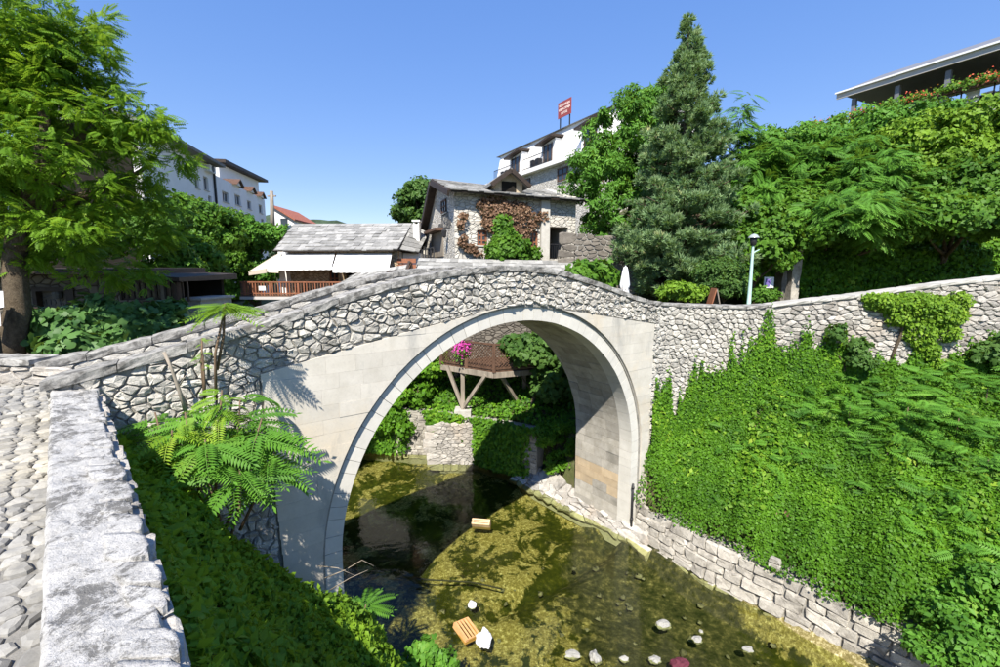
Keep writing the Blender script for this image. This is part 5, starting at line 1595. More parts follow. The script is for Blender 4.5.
mk('upper_roof', *hexa([fl_.pt(u0 - .2, al2(220, 164)[1] + .05, -.9), fl_.pt(u1 + 1.2, al2(258, 181)[1] + .1, -.9), fl_.pt(u1 + 1.2, al2(258, 181)[1] + .1, -6.4), fl_.pt(u0 - .2, al2(220, 164)[1] + .05, -6.4)],
                       [fl_.pt(u0 - .2, al2(220, 164)[1] + .3, -.9), fl_.pt(u1 + 1.2, al2(258, 181)[1] + .35, -.9), fl_.pt(u1 + 1.2, al2(258, 181)[1] + .35, -6.4), fl_.pt(u0 - .2, al2(220, 164)[1] + .3, -6.4)]), M['darkwood'], row)
for px in (236, 249.5, 259):
    a = al(px, 190); z = zl(240, 187.5)
    V, Fc = prism([(a - .6, z + .0), (a + .6, z + .0), (a, z + .4)], lambda p, b, h: fl_.pt(p, b, h), -1.4, .2)
    mk('dormer_gable', V, Fc, M['plaster'], row)
    for sg in (-1, 1):
        mk('gable_tiles', *hexa([fl_.pt(a + sg * .75, z - .05, .4), fl_.pt(a, z + .42, .4), fl_.pt(a, z + .42, -1.4), fl_.pt(a + sg * .75, z - .05, -1.4)], [fl_.pt(a + sg * .75, z + .02, .4), fl_.pt(a, z + .49, .4), fl_.pt(a, z + .49, -1.4), fl_.pt(a + sg * .75, z + .02, -1.4)]), M['wood'], row)
fl_.add('chimney', 'plaster_grey', row, al(221.5, 165), al(225.5, 165), zl(223, 180), zl(223, 160), -1.4, -.8)
ac = rect_px(fl_, 204, 165.5, 210.5, 172)
c_ = fl_.add('air_conditioner', 'whitepaint', row, ac[0], ac[1], ac[2], min(ac[3], zt1 - .1), .0, .35)
gr_ = fl_.pt((ac[0] + ac[1]) / 2, (ac[2] + min(ac[3], zt1 - .1)) / 2, .36)
mk('fan_grille', *tube([gr_, gr_ + np.array([*fl_.n, 0]) * .02], (ac[1] - ac[0]) * .22, 12), M['iron'], c_)
oh = thing('tiled_house', 'small white house with an orange tiled roof at the end of the hotel row', 'house', at(286, 230, 52))
pc = at(286, 222, 52)
V, Fc = prism([(-1.4, -8), (1.0, -8), (1.0, .2), (-1.4, 1.7)], lambda a, b, h: pc + np.array([a, h, b]), 0, 6)
mk('wall', V, Fc, M['plaster'], oh)
mk('roof', *hexa([pc + [-1.4, -.4, 1.72], pc + [1.2, -.4, .1], pc + [1.2, 6.5, .1], pc + [-1.4, 6.5, 1.72]], [pc + [-1.4, -.4, 1.9], pc + [1.2, -.4, .28], pc + [1.2, 6.5, .28], pc + [-1.4, 6.5, 1.9]]), M['tile'], oh)
mk('window', *box(pc[0] - .6, pc[0] + .2, pc[1] - .05, pc[1] - .01, pc[2] - .6, pc[2] + .4), M['glass'], oh)
pole = thing('utility_pole', 'thin grey utility pole at the end of the hotel row', 'pole', at(272, 232, 40))
mk('shaft', *tube([at(273, 235, 40), at(271.5, 191, 40)], [.22, .14], 8), M['wood_old'], pole, .5, True)
mk('crossarm', *bar(at(267.5, 196, 40), at(276, 196, 40), .12), M['wood_old'], pole)

# ---- restaurant terrace building on the hill at the right
rg = rng_of(306)
T0, T1 = np.array([23.6, 32.0]), np.array([30.5, 18.4])
ft_ = Fac(T0, T1)
ter = thing('hilltop_restaurant', 'long restaurant terrace with grey sheet roof above the overgrown bank', 'building', (27, 26, 6))
ta = lambda px, py: ft_.az(px, py)[0]
tz = lambda px, py: ft_.az(px, py)[1]
zr0 = tz(828, 108)                         # eave bottom
zf0 = zr0 - 2.3
ft_.add('terrace_slab', 'concrete', ter, -6, ft_.L, zf0 - 3.5, zf0, -9, .3)
ft_.add('back_wall', 'dark', ter, .4, ft_.L, zf0, zr0 - .1, -6.2, -6)
mk('roof', *hexa([ft_.pt(-.4, zr0 + .55, .7), ft_.pt(ft_.L + .5, zr0 + .55, .7), ft_.pt(ft_.L + .5, zr0 + .55, -7), ft_.pt(-.4, zr0 + .55, -7)], [ft_.pt(-.35, zr0 + .62, .6), ft_.pt(ft_.L + .5, zr0 + .62, .6), ft_.pt(ft_.L + .5, zr0 + 2.3, -3.5), ft_.pt(.3, zr0 + 2.3, -3.5)]), M['roofgrey'], ter)
ft_.add('fascia', 'plaster_grey', ter, -.4, ft_.L + .5, zr0 + .18, zr0 + .5, .55, .66)
ft_.add('gutter', 'whitepaint', ter, -.45, ft_.L + .5, zr0 + .50, zr0 + .60, .68, .80)
for k in range(7): 
    a = .5 + k * ft_.L / 6.5
    ft_.add('post', 'roofgrey', ter, a - .12, a + .12, zf0, zr0 - .0, .1, .34)
for k in range(12):
    a = .9 + k * 1.25
    ft_.add('chair_back', 'whitepaint', ter, a, a + .55, zf0 + .35, zf0 + .95, -.3 - .2 * (k % 2), -.22 - .2 * (k % 2))
    ft_.add('table', 'whitepaint', ter, a + .6, a + 1.1, zf0 + .68, zf0 + .74, -1.1, -.3)
for dz in (.45, 1.05): ft_.add('rail', 'iron', ter, -6, ft_.L, zf0 + dz - .04, zf0 + dz, .24, .29)
for k in range(17): ft_.add('rail_post', 'iron', ter, -6 + k * (ft_.L + 5.8) / 16 - .03, -6 + k * (ft_.L + 5.8) / 16 + .03, zf0, zf0 + 1.05, .2, .24)
FG = 'flower boxes along the terrace rail'
for k, (px, py, lab) in enumerate([(817, 119, 'flower box on the open rail left of the terrace roof'), (844, 104, 'leafy flower box first from the roof corner'), (868, 98, 'red flower box second from the roof corner'), (896, 89, 'leafy flower box near the middle of the terrace rail'), (921, 83, 'pinkish flower box right of the middle of the terrace rail'), (955, 73, 'large trailing flower box near the right end of the rail'), (990, 63, 'flower box at the right edge of the terrace rail'), (801, 121, 'dark flower box farthest left on the rail')]):
    a = ta(px, py); b_ = ft_.pt(a, zf0 + 1.1, .42)
    t = thing('flower_box', lab, 'flower box', b_, FG)
    mk('trough', *ft_.box(a - .55, a + .55, zf0 + .92, zf0 + 1.12, .31, .55), M['wood'], t)
    P = b_ + rg.normal(0, 1, (420, 3)) * [.30, .45, .13] + [0, 0, .12]
    leafmesh('foliage', leaves(rg, P[:280], np.tile([-.6, -.4, .6], (280, 1)), IVY, .14), M['bush'], t)
    leafmesh('blossom', leaves(rg, P[280:] + [0, 0, .08], np.tile([-.6, -.4, .6], (140, 1)), IVY, .11), M['flower_red' if k % 2 == 0 else 'yellowgreen'], t)

# ---- cafe under the big tree
rg = rng_of(307)
fc = Fac(at(-60, 300, 12.4), at(178, 300, 13.4))
cafe = thing('cafe_house', 'dark low stone cafe with a sign and barred window in the tree shade', 'house', (*fc.pt(4, 0, -2)[:2], -2.4))
ca = lambda px: fc.az(px, 300)[0]
zc = lambda px, py: fc.az(px, py)[1]
zt_ = zc(90, 274)
hs = [rect_px(fc, 32, 287, 79, 330), rect_px(fc, 118, 281, 161, 300)]
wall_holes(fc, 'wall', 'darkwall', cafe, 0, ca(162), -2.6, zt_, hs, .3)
fc.add('back_wall', 'dark', cafe, 0, fc.L, -2.6, zt_ - .05, -3.2, -3.0)
fc.add('pier', 'darkstone', cafe, ca(162) + .01, ca(165.5), -2.6, zt_, -.32, .03)
mk('roof', *hexa([fc.pt(-.5, zt_ + .02, .8), fc.pt(ca(150), zt_ + .02, .8), fc.pt(ca(150), zt_ + .02, -3.6), fc.pt(-.5, zt_ + .02, -3.6)], [fc.pt(-.5, zt_ + .14, .8), fc.pt(ca(150), zt_ + .14, .8), fc.pt(ca(150), zt_ + .22, -3.6), fc.pt(-.5, zt_ + .22, -3.6)]), M['darkwood'], cafe, .1)
mk('side_roof', *hexa([fc.pt(ca(150) + .02, zt_ - .1, .7), fc.pt(ca(190), zt_ - .22, .5), fc.pt(ca(190), zt_ - .2, -3.6), fc.pt(ca(150) + .02, zt_ - .1, -3.6)], [fc.pt(ca(150) + .02, zt_ + .0, .7), fc.pt(ca(190), zt_ - .10, .5), fc.pt(ca(190), zt_ + .0, -3.6), fc.pt(ca(150) + .02, zt_ + .05, -3.6)]), M['darkwood'], cafe, .1)
bd = hs[0]
fc.add('sign_board', 'darkstone', cafe, bd[0] + .1, bd[1] - .22, bd[2], bd[3] - .12, -.25, -.18)
for q in ((bd[0], bd[1], bd[3] - .12, bd[3]), (bd[1] - .2, bd[1], bd[2], bd[3] - .122), (bd[0], bd[0] + .1, bd[2], bd[3] - .122)): fc.add('sign_frame', 'darkwood', cafe, *q, -.3, .04)
sa, sz_ = fc.az(54, 303); text_part('lettering', 'OLD KAFE', fc, sa, sz_, -.17, .26, 'letters', cafe, 1.05)
e0 = fc.az(54, 294)
mk('emblem', *lathe([(.10, -.14), (.13, 0), (.10, .10), (.02, .2)], fc.pt(e0[0], e0[1], -.12), 10), M['letters'], cafe)
for sg in (-1, 1): mk('emblem_line', *bar(fc.pt(e0[0] + sg * .12, e0[1] - .02, -.165), fc.pt(e0[0] + sg * .46, e0[1] - .13, -.165), .012, .025), M['letters'], cafe)
wn_ = hs[1]
window(fc, cafe, *wn_, 'darkwood', 6, 1, False, .1, .06)
for k in range(5):
    a = ca(167) + k * .14; fc.add('lattice_bar', 'darkwood', cafe, a - .02, a + .02, zc(170, 302), zt_ - .15, -.1, -.04)
fc.add('corner_post', 'darkwood', cafe, ca(176), ca(179), -2.6, zt_ - .25, -.2, .1)
blk = thing('concrete_hutch', 'pale concrete plinth wall right of the cafe corner', 'wall', (*at(195, 320, 14)[:2], -2.4))
p0, p1 = at(182, 300, 14), at(203, 301, 14)
mk('body', *box(p0[0], p1[0], 13.9, 15.5, -2.4, p0[2]), M['concrete'], blk, .6)
mk('cover_slab', *box(p0[0] - .1, p1[0] + .08, 13.8, 15.6, p0[2] + .002, p0[2] + .07), M['concrete'], blk, .9)
wsg = thing('notice_board', 'white notice boards on a post at the far left edge', 'sign', (*at(-4, 340, 8.6)[:2], -2))
for (x0, y0, x1, y1) in ((-18, 291, 7, 305), (-16, 312, 4, 324)):
    q0, q1 = at(x0, y1, 8.6), at(x1, y0, 8.6)
    mk('board', *hexa([at(x0, y1 + 6, 8.6), at(x1 - 3, y1 + 2, 8.6), at(x1 - 3, y1 + 2, 8.64), at(x0, y1 + 6, 8.64)], [at(x0, y0, 8.6), at(x1 - 4, y0, 8.6), at(x1 - 4, y0, 8.64), at(x0, y0, 8.64)]), M['whitepaint'], wsg)
mk('post', *bar((*at(-9, 300, 8.68)[:2], -2.1), at(-9, 292, 8.68), .06), M['iron'], wsg)

# ---- wooden terrace on posts seen through the arch
rg = rng_of(308)
dk = thing('wooden_terrace', 'brown timber terrace on slanted posts seen through the arch', 'terrace', at(462, 415, 18.2))
q = [at(440, 357.5, 18.4), at(494, 373.5, 16.9), at(560, 355, 18.2), at(500, 345, 20.2)]
zd = -3.85
D = [np.array([p[0], p[1], zd]) for p in q]
D[0] = at(441, 357, 18.9); D[1] = at(494, 372.5, 17.3); zd = D[1][2]
D[0][2] = zd; D[2] = np.array([2.4, 18.3, zd]); D[3] = np.array([.2, 21.0, zd])
for k in range(14):
    u0, u1 = k / 14 + .004, (k + 1) / 14 - .004
    A_, B_ = D[0] + (D[1] - D[0]) * u0, D[3] + (D[2] - D[3]) * u0
    C_, E_ = D[3] + (D[2] - D[3]) * u1, D[0] + (D[1] - D[0]) * u1
    mk('floor_board', *hexa([A_, E_, C_, B_], [A_ + UP * .05, E_ + UP * .05, C_ + UP * .05, B_ + UP * .05]), M['wood'], dk)
for A_, B_ in ((D[0], D[1]), (D[1], D[2])):
    mk('edge_beam', *bar(A_ - UP * .12, B_ - UP * .12, .10, .22), M['wood_old'], dk)
    mk('top_rail', *bar(A_ + UP * 1.12, B_ + UP * 1.12, .10, .07), M['wood'], dk)
    mk('low_rail', *bar(A_ + UP * .14, B_ + UP * .14, .06, .06), M['wood'], dk)
    n = int(np.linalg.norm(B_ - A_) / .14)
    for sgn in (0, 1):                                   # lattice laths
        for k in range(-7, n):
            f0, f1 = max(k / n, 0), min((k + 7) / n, 1)
            if f1 <= f0: continue
            z0 = .17 + .92 * ((f0 * n - k) / 7); z1 = .17 + .92 * ((f1 * n - k) / 7)
            if sgn: z0, z1 = 1.26 - z0, 1.26 - z1
            off = np.array([0, .012 * (1 if sgn else -1), 0])
            mk('lath', *bar(A_ + (B_ - A_) * f0 + UP * z0 + off, A_ + (B_ - A_) * f1 + UP * z1 + off, .014, .03), M['wood'], dk)
for P_ in (D[0], D[1], (D[0] + D[1]) / 2, D[2]):
    mk('rail_post', *bar(P_, P_ + UP * 1.16, .13), M['wood'], dk)
pb = at(463, 409, 18.35)
mk('post', *bar(pb, [pb[0], pb[1], zd - .2], .16), M['wood_old'], dk)
mk('strut', *bar(pb + UP * .05, at(447, 366, 18.5), .13), M['wood_old'], dk)
mk('strut', *bar(pb + UP * .05, at(486, 375, 17.5), .13), M['wood_old'], dk)
pb2 = at(524, 414, 18.8)
mk('post', *bar(pb2, [pb2[0], pb2[1], zd - .2], .16), M['wood_old'], dk)
mk('strut', *bar(pb2 + UP * .05, at(502, 377, 17.6), .13), M['wood_old'], dk)
for p_ in (pb, pb2):
    mk('footing', *box(p_[0] - .35, p_[0] + .35, p_[1] - .3, p_[1] + .4, p_[2] - .5, p_[2]), M['concrete'], dk, .5)
pr = thing('bank_pier', 'square coursed stone pier carrying the terrace posts above the water', 'pier', (pb[0], pb[1] - .2, -8))
mk('core', *box(pb[0] - .95, pb[0] + .30, pb[1] - .55, pb[1] + .6, -8.4, pb[2] - .5), M['mortar'], pr, .5)
st = [stone(p, lambda a, b, h: np.array([a, pb[1] - .55 - h, b]), .05, rg, .010, .3, .06, -.01, .12, .9) for p in cells(pb[0] - .9, pb[0] + .26, -8.0, pb[2] - .55, .30, .15, .2, rg)]
lay(st, 'block', 'small_blocks', M['rubble_old'], pr, rg, 120)
fl2 = thing('flower_pot', 'pink flowers hanging on the terrace rail seen through the arch', 'flowers', at(466, 352, 18.0))
c_ = at(463, 348, 18.1)
mk('pot', *lathe([(.12, -.28), (.2, -.1), (.22, 0), (.19, 0)], c_ - UP * .1, 12), M['wood'], fl2)
P = c_ + rg.normal(0, 1, (700, 3)) * [.15, .10, .13] + [0, 0, .02]
leafmesh('blossom', leaves(rg, P, np.tile([0, -.8, .5], (700, 1)), IVY, .075), M['flower_pink'], fl2)
leafmesh('foliage', leaves(rg, P[:160] - [0, 0, .18], np.tile([0, -.8, .5], (160, 1)), LEAF, .12), M['bush'], fl2)

# ---- street lamp, folded parasol, doorway on the plaza
lam = thing('street_lamp', 'pale green street lamp post with a domed head above the retaining wall', 'lamp', (*at(749, 300, 15.6)[:2], -1.75))
b_ = np.array([*at(749, 300, 15.6)[:2], -1.75]); tz_ = at(750.5, 246, 15.6)[2]
hh = tz_ - b_[2]
mk('post', *lathe([(.12, 0), (.12, .25), (.075, .35), (.06, hh * .5), (.042, hh - .15), (.04, hh)], b_, 14), M['verdigris'], lam, smooth=True)
hd = mk('lantern', *lathe([(.05, hh), (.09, hh + .03), (.12, hh + .26), (.11, hh + .27)], b_, 14), M['iron'], lam, smooth=True)
mk('dome', *lathe([(.18, hh + .27), (.17, hh + .30), (.11, hh + .37), (.05, hh + .40), (.01, hh + .41)], b_, 16), M['lampglass'], hd, smooth=True)
mk('crossbar', *bar(b_ + [-.02, 0, hh - .25], b_ + [.22, 0, hh - .12], .03), M['verdigris'], lam)
par = thing('folded_parasol', 'folded white parasol standing behind the bridge parapet', 'parasol', (*at(624.5, 295, 15.2)[:2], -1.75))
pb_ = np.array([*at(624.5, 295, 15.2)[:2], -1.75]); tp = at(625, 267, 15.2)[2] - pb_[2]
secs = []
for r, z in [(.05, tp), (.085, tp - .15), (.12, tp - .4), (.15, tp - .6), (.115, tp - .72), (.15, tp - .95), (.175, tp - 1.25), (.13, tp - 1.3)]:
    secs.append([pb_ + np.array([r * (1 + .22 * cos(6 * t)) * cos(t), r * (1 + .22 * cos(6 * t)) * sin(t), z]) for t in np.linspace(0, 2 * pi, 25)[:-1]])
mk('canopy', *strip(secs), M['parasol'], par, smooth=True)
mk('pole', *tube([pb_, pb_ + UP * (tp + .05)], .022, 8), M['whitepaint'], par)
mk('base', *lathe([(.25, 0), (.25, .06), (.05, .1)], pb_, 14), M['iron'], par)
mk('strap', *tube([pb_ + UP * (tp - .76), pb_ + UP * (tp - .68)], .128, 12), M['plaster_grey'], par)
for k, (px, py) in enumerate(((606, 269), (613, 268))):
    t = thing('chair', ('grey chair by the fig shrub farther from the parasol', 'grey chair next to the folded parasol')[k], 'chair', (*at(px, 280, 17.5)[:2], -1.75), 'chairs on the plaza')
    b_ = np.array([*at(px, 280, 17.5)[:2], -1.75])
    mk('seat', *box(b_[0] - .22, b_[0] + .22, b_[1] - .2, b_[1] + .24, -1.3, -1.25), M['plaster_grey'], t)
    mk('backrest', *box(b_[0] - .22, b_[0] + .22, b_[1] - .24, b_[1] - .19, -1.24, -.62), M['plaster_grey'], t)
    for sx in (-.19, .19):
        for sy in (-.17, .2): mk('leg', *box(b_[0] + sx - .02, b_[0] + sx + .02, b_[1] + sy - .02, b_[1] + sy + .02, -1.75, -1.3), M['iron'], t)
gw = thing('garden_wall', 'shaded grey stone wall between the stone house and the conifer', 'wall', (5, 21.5, -1.75))
mk('core', *box(3.6, 7.4, 21.6, 22.0, -1.9, at(590, 238, 21.6)[2]), M['mortar'], gw, .5)
st = [stone(p, lambda a, b, h: np.array([a, 21.6 - h, b]), .05, rg) for p in cells(3.7, 7.3, -.4, at(590, 240, 21.6)[2], .4, .24, .3, rg)]
lay(st, 'wall_stone', 'wall_rubble', M['darkstone'], gw, rg, 100)
dw = thing('cellar_doorway', 'stone doorway pillars under the ivy bank right of the street lamp', 'doorway', (12.3, 19.0, -1.6))
for (x0, x1, y0, m_) in ((785, 789, 249, 'darkstone'), (794.5, 803, 250, 'revet')):
    p0, p1 = at(x0, y0, 18.7), at(x1, y0, 18.7)
    secs = [[np.array([p0[0] + rg.normal(0, .02), 18.7 + rg.normal(0, .02), z]), np.array([p1[0] + rg.normal(0, .02), 18.7 + rg.normal(0, .02), z]), np.array([p1[0], 19.4, z]), np.array([p0[0], 19.4, z])] for z in np.linspace(-1.9, p0[2] + .2, 9)]
    mk('pillar', *strip(secs), M[m_], dw, .5)
p0, p1 = at(783, 252, 18.9), at(805, 252, 18.9)
mk('lintel', *box(p0[0], p1[0], 18.75, 19.3, p0[2] + .22, p0[2] + .5), M['darkstone'], dw, .3)
mk('door', *box(at(789, 260, 19)[0], at(795, 260, 19)[0], 19.1, 19.2, -1.75, p0[2] + .2), M['dark'], dw)
for k in range(4): 
    x_ = at(789.5 + k * 1.6, 280, 18.9)[0]; mk('gate_bar', *box(x_ - .015, x_ + .015, 18.85, 18.88, -1.7, -1.0), M['iron'], dw)
flg = thing('poster_board', 'white and purple poster board beside the doorway', 'sign', (*at(769, 290, 18.2)[:2], -1.7))
p0, p1 = at(764.5, 277, 18.2), at(773.5, 288, 18.2)
mk('panel', *box(p0[0], p1[0], 18.2, 18.24, p1[2], p0[2]), M['whitepaint'], flg)
m_ = plain_mat('purple_print', (.16, .12, .36), .6, .2, .3, 3)
mk('print', *hexa([(p0[0] + .03, 18.19, p1[2] + .05), (p0[0] + .22, 18.19, p1[2] + .05), (p0[0] + .22, 18.196, p1[2] + .05), (p0[0] + .03, 18.196, p1[2] + .05)], [(p0[0] + .05, 18.19, p0[2] - .05), (p0[0] + .30, 18.19, p0[2] - .12), (p0[0] + .30, 18.196, p0[2] - .12), (p0[0] + .05, 18.196, p0[2] - .05)]), m_, flg)
for x_ in (p0[0] + .02, p1[0] - .02): mk('leg', *box(x_ - .015, x_ + .015, 18.25, 18.28, -1.75, p1[2] + .02), M['iron'], flg)
lump_b = at(715, 298, 15.6)
ab = thing('a_frame_board', 'small brown and white sandwich board behind the retaining wall', 'sign', (lump_b[0], lump_b[1], -1.75))
for sg in (-1, 1):
    mk('panel', *hexa([(lump_b[0] - .02 + sg * .28, 15.5, -1.7), (lump_b[0] + .02 + sg * .28, 15.5, -1.7), (lump_b[0] + .02 + sg * .28, 15.9, -1.7), (lump_b[0] - .02 + sg * .28, 15.9, -1.7)], [(lump_b[0] - .02, 15.5, at(715, 288, 15.6)[2]), (lump_b[0] + .02, 15.5, at(715, 288, 15.6)[2]), (lump_b[0] + .02, 15.9, at(715, 288, 15.6)[2]), (lump_b[0] - .02, 15.9, at(715, 288, 15.6)[2])]), M['wood_old' if sg > 0 else 'wood_red'], ab)
# ------------------------------------------------------------------ ivy slope below the right-hand wall
rg = rng_of(201)
def grad_n(fz, x, y, e=.15):
    gx_ = (fz(x + e, y) - fz(x - e, y)) / (2 * e); gy_ = (fz(x, y + e) - fz(x, y - e)) / (2 * e)
    return unit(np.stack([-gx_, -gy_, np.ones_like(gx_)], -1))
def slope_surf(x, y):
    s, n = sn(x, y)
    a2, b2 = np.clip(s - 4.55, 0, None), np.clip(wall_y(x) - y, 0, None)
    q2 = a2 / (a2 + b2 + 1e-6)
    top = np.interp(x, [4, 5, 8, 11, 16, 30], [-5.6, -5.3, -4.2, -3.3, -2.9, -2.0])
    return -7.0 + (top + 7.0) * q2 ** .9
def mounds(x, y): return .26 + .22 * wob(x, y, 1.7) + .22 * wob(x, y, 3.5, 1) + .10 * wob(x, y, 7.7, 2)
n = 330000
s_ = rg.uniform(4.42, 14.5, n); n_ = rg.uniform(-9.5, .35, n)
x, y = CB[0] + U[0] * s_ + N[0] * n_, CB[1] + U[1] * s_ + N[1] * n_
ok = (y < wall_y(x) - .02) & (y > 2.5) & (x < 17)
x, y, s_, n_ = x[ok], y[ok], s_[ok], n_[ok]
edge = sstep(4.35, 5.1, s_ + .28 * wob(x, y, 2.2))
pocket = np.clip((wob(x, y, 2.9, 6) * wob(x, y, 1.2, 1) - .26) * 9, 0, .9)
ok = rg.uniform(0, 1, len(x)) < edge * 1.15 * (1 - pocket)
x, y, edge = x[ok], y[ok], edge[ok]
hgt = mounds(x, y) * (.35 + .65 * edge)
P = np.stack([x, y, slope_surf(x, y) + np.maximum(hgt, .0) - np.abs(rg.normal(0, .06, len(x))) + .10 * (rg.uniform(0, 1, len(x)) < .06)], -1)
Nn = grad_n(lambda a, b: slope_surf(a, b) + mounds(a, b), x, y)
tint = np.clip(.42 + .6 * wob(x, y, 1.5, 3) + .35 * wob(x, y, 4.6, 1), 0, 1)
leafmesh('slope_ivy', leaves(rg, P, Nn, IVY, .066, tint, .3, .55), M['ivy'], label='bright green ivy carpet over the slope between stream revetment and retaining wall', cat='ivy', kind='stuff')

# feathery growth mixed into the upper right of the slope
rg = rng_of(206)
n = 5200
x = rg.uniform(6, 16.5, n); y = rg.uniform(5, 13.6, n); s_, n_ = sn(x, y)
w = sstep(5.4, 8.0, s_) * (.35 + .65 * sstep(7.5, 10.5, x)) * np.clip(.45 + .8 * wob(x, y, 1.3, 2.2), 0, 1)
ok = (rg.uniform(0, 1, n) < w) & (y < wall_y(x) - .25)
x, y = x[ok], y[ok]; k = len(x); a = rg.uniform(0, 2 * pi, k)
P = np.stack([x, y, slope_surf(x, y) + mounds(x, y) + rg.uniform(.02, .34, k)], -1)
leafmesh('slope_ferns', scatter(FROND, P, np.stack([np.cos(a), np.sin(a) - .35, rg.uniform(-.15, .45, k)], -1), np.tile([-.1, -.5, 1.], (k, 1)) + rg.normal(0, .25, (k, 3)), rg.uniform(.22, .50, k), rg.uniform(0, 1, k)), M['sumac'], label='feathery seedlings mixed into the upper part of the ivy slope', cat='seedlings', kind='stuff')
n = 9000
x = rg.uniform(4.5, 16.5, n); y = rg.uniform(4, 13.6, n); s_, n_ = sn(x, y)
ok = (s_ > 4.9) & (y < wall_y(x) - .1) & (wob(x, y, .9, 4.4) + .4 * wob(x, y, 3.1, 1) > .30)
x, y = x[ok], y[ok]
P = np.stack([x, y, slope_surf(x, y) + mounds(x, y) + rg.uniform(-.02, .16, len(x))], -1)
leafmesh('slope_bindweed', leaves(rg, P, grad_n(lambda a, b: slope_surf(a, b) + mounds(a, b), x, y), LEAF, .15, None, .35, .6), M['yellowgreen'], label='paler broad leaves in patches over the ivy slope', cat='creeper', kind='stuff')

# withered leaves here and there on the slope
n = 9000
x = rg.uniform(4.8, 16, n); y = rg.uniform(4, 13.4, n); s_, n_ = sn(x, y)
ok = (s_ > 4.9) & (y < wall_y(x) - .1) & (wob(x, y, 2.7, 5.1) * wob(x, y, .8, 2.0) > .42)
x, y = x[ok], y[ok]
P = np.stack([x, y, slope_surf(x, y) + mounds(x, y) + rg.uniform(-.04, .05, len(x))], -1)
leafmesh('withered_leaves', leaves(rg, P, grad_n(lambda a, b: slope_surf(a, b) + mounds(a, b), x, y), LEAF, .07, None, .4, .7), M['autumn'], label='small withered brown leaf patches scattered in the ivy slope', cat='leaves', kind='stuff')

# creeper climbing the wall
rg = rng_of(202)
_vt = [(632, 398), (641, 445), (655, 405), (668, 383), (676, 420), (690, 388), (705, 372), (725, 372), (745, 352), (757, 330), (765, 318), (772, 345), (785, 352), (800, 345), (815, 350), (830, 345), (850, 355), (870, 372), (890, 378), (905, 372), (930, 362), (950, 378), (963, 352), (980, 368), (1000, 355), (1060, 350)]
def vine_top(px): return np.interp(px, [p for p, q in _vt], [q for p, q in _vt])
n = 60000
a = rg.uniform(.15, 12.5, n); XY = np.array([np.interp(a, WS, WP[:, 0]), np.interp(a, WS, WP[:, 1])]).T
px = 500 + F * XY[:, 0] / (XY[:, 1] * cos(PITCH) + .35)
spk = 9 * np.clip(np.sin(px * .9 + 2 * np.sin(px * .07)), 0, 1) ** 6 + 18 * np.clip(np.sin(px * .42 + np.sin(px * .11) * 3), 0, 1) ** 4 + 22 * np.clip(np.sin(px * .173 + 1), 0, 1) ** 12
ytop = vine_top(px) - spk + rg.normal(0, 3, n)
dv = np.array([at(p, q, Y)[2] for p, q, Y in zip(px, ytop, XY[:, 1])])
zb = slope_surf(XY[:, 0], XY[:, 1]) - .05
u_ = rg.uniform(0, 1, n) ** 1.15
P = np.stack([XY[:, 0], XY[:, 1] - .06 - rg.uniform(0, .14, n) - .12 * (1 - u_), zb + (dv - zb) * u_], -1)
P = P[(dv > zb) & (rg.uniform(0, 1, n) < 1.25 - .95 * u_ ** 2)]
leafmesh('wall_creeper', leaves(rg, P, np.tile([-.1, -.95, .35], (len(P), 1)), IVY, .075, None, .7, .4), M['ivy'], label='creeper strands climbing the pale retaining wall from the ivy slope', cat='creeper', kind='stuff')

rg = rng_of(203)
def vine_on_wall(name, label, blobs_px, n, size, mat, T=IVY, stem=None, prd=.3):
    ps = []
    for (px, py, rx, ry, w) in blobs_px:
        k = int(n * w); r = np.sqrt(rg.uniform(0, 1, k)); th = rg.uniform(0, 2 * pi, k)
        X, Y = px + rx * r * np.cos(th), py + ry * r * np.sin(th)
        wy = 13.45
        q = np.array([at(i, j, wy) for i, j in zip(X, Y)])
        q[:, 1] = wall_y(q[:, 0]) - .06 - rg.uniform(.02, prd, k) * (1 - r * r * .8)
        ps.append(q)
    P = np.concatenate(ps)
    t = thing(name, label, 'vine', P.mean(0) - [0, 0, .8])
    leafmesh('foliage', leaves(rg, P, np.tile([0, -.9, .45], (len(P), 1)), T, size, None, .6, .45), M[mat], t)
    if stem:
        pts = [at(i, j, 13.5) for i, j in stem]
        pts = [np.array([p[0], wall_y(p[0]) - .10, p[2]]) for p in pts]
        mk('stem', *tube(pts, [.05, .045, .045, .04, .03][:len(pts)], 7, rg, .1), M['bark'], t, .5, True)
    return t
vine_on_wall('hanging_vine', 'bright green vine cushion hanging over the top of the retaining wall', [(885, 302, 20, 9, .2), (915, 305, 35, 13, .35), (940, 312, 24, 16, .3), (918, 330, 16, 18, .12), (925, 350, 12, 12, .08), (872, 298, 8, 5, .03), (955, 300, 12, 9, .06), (900, 318, 10, 8, .05), (945, 332, 12, 9, .05), (932, 365, 8, 9, .03), (890, 316, 5, 9, .02)], 6500, .085, 'yellowgreen', IVY, [(890, 362), (893, 350), (898, 338), (902, 322), (904, 308)], .4)
leafy_tree('wall_shrub', 'dark green shrub growing out of the retaining wall left of the hanging vine', 'shrub', [blob(838, 332, 13.2, 8, 8), blob(858, 345, 13.2, 9, 9), blob(862, 362, 13.1, 12, 10)], 204, 'dull', LOBED, .13, 44, .16, 26, base=(10.6, 13.5, -3.3), r0=.03, tips=3)
leafy_tree('wall_shrub', 'dark shrub against the retaining wall at the right edge', 'shrub', [blob(992, 352, 13.0, 16, 12), blob(1010, 345, 13.0, 16, 14)], 205, 'dull', LOBED, .15, 44, .18, 26, base=(14.9, 13.2, -3.0), r0=.03, tips=3)
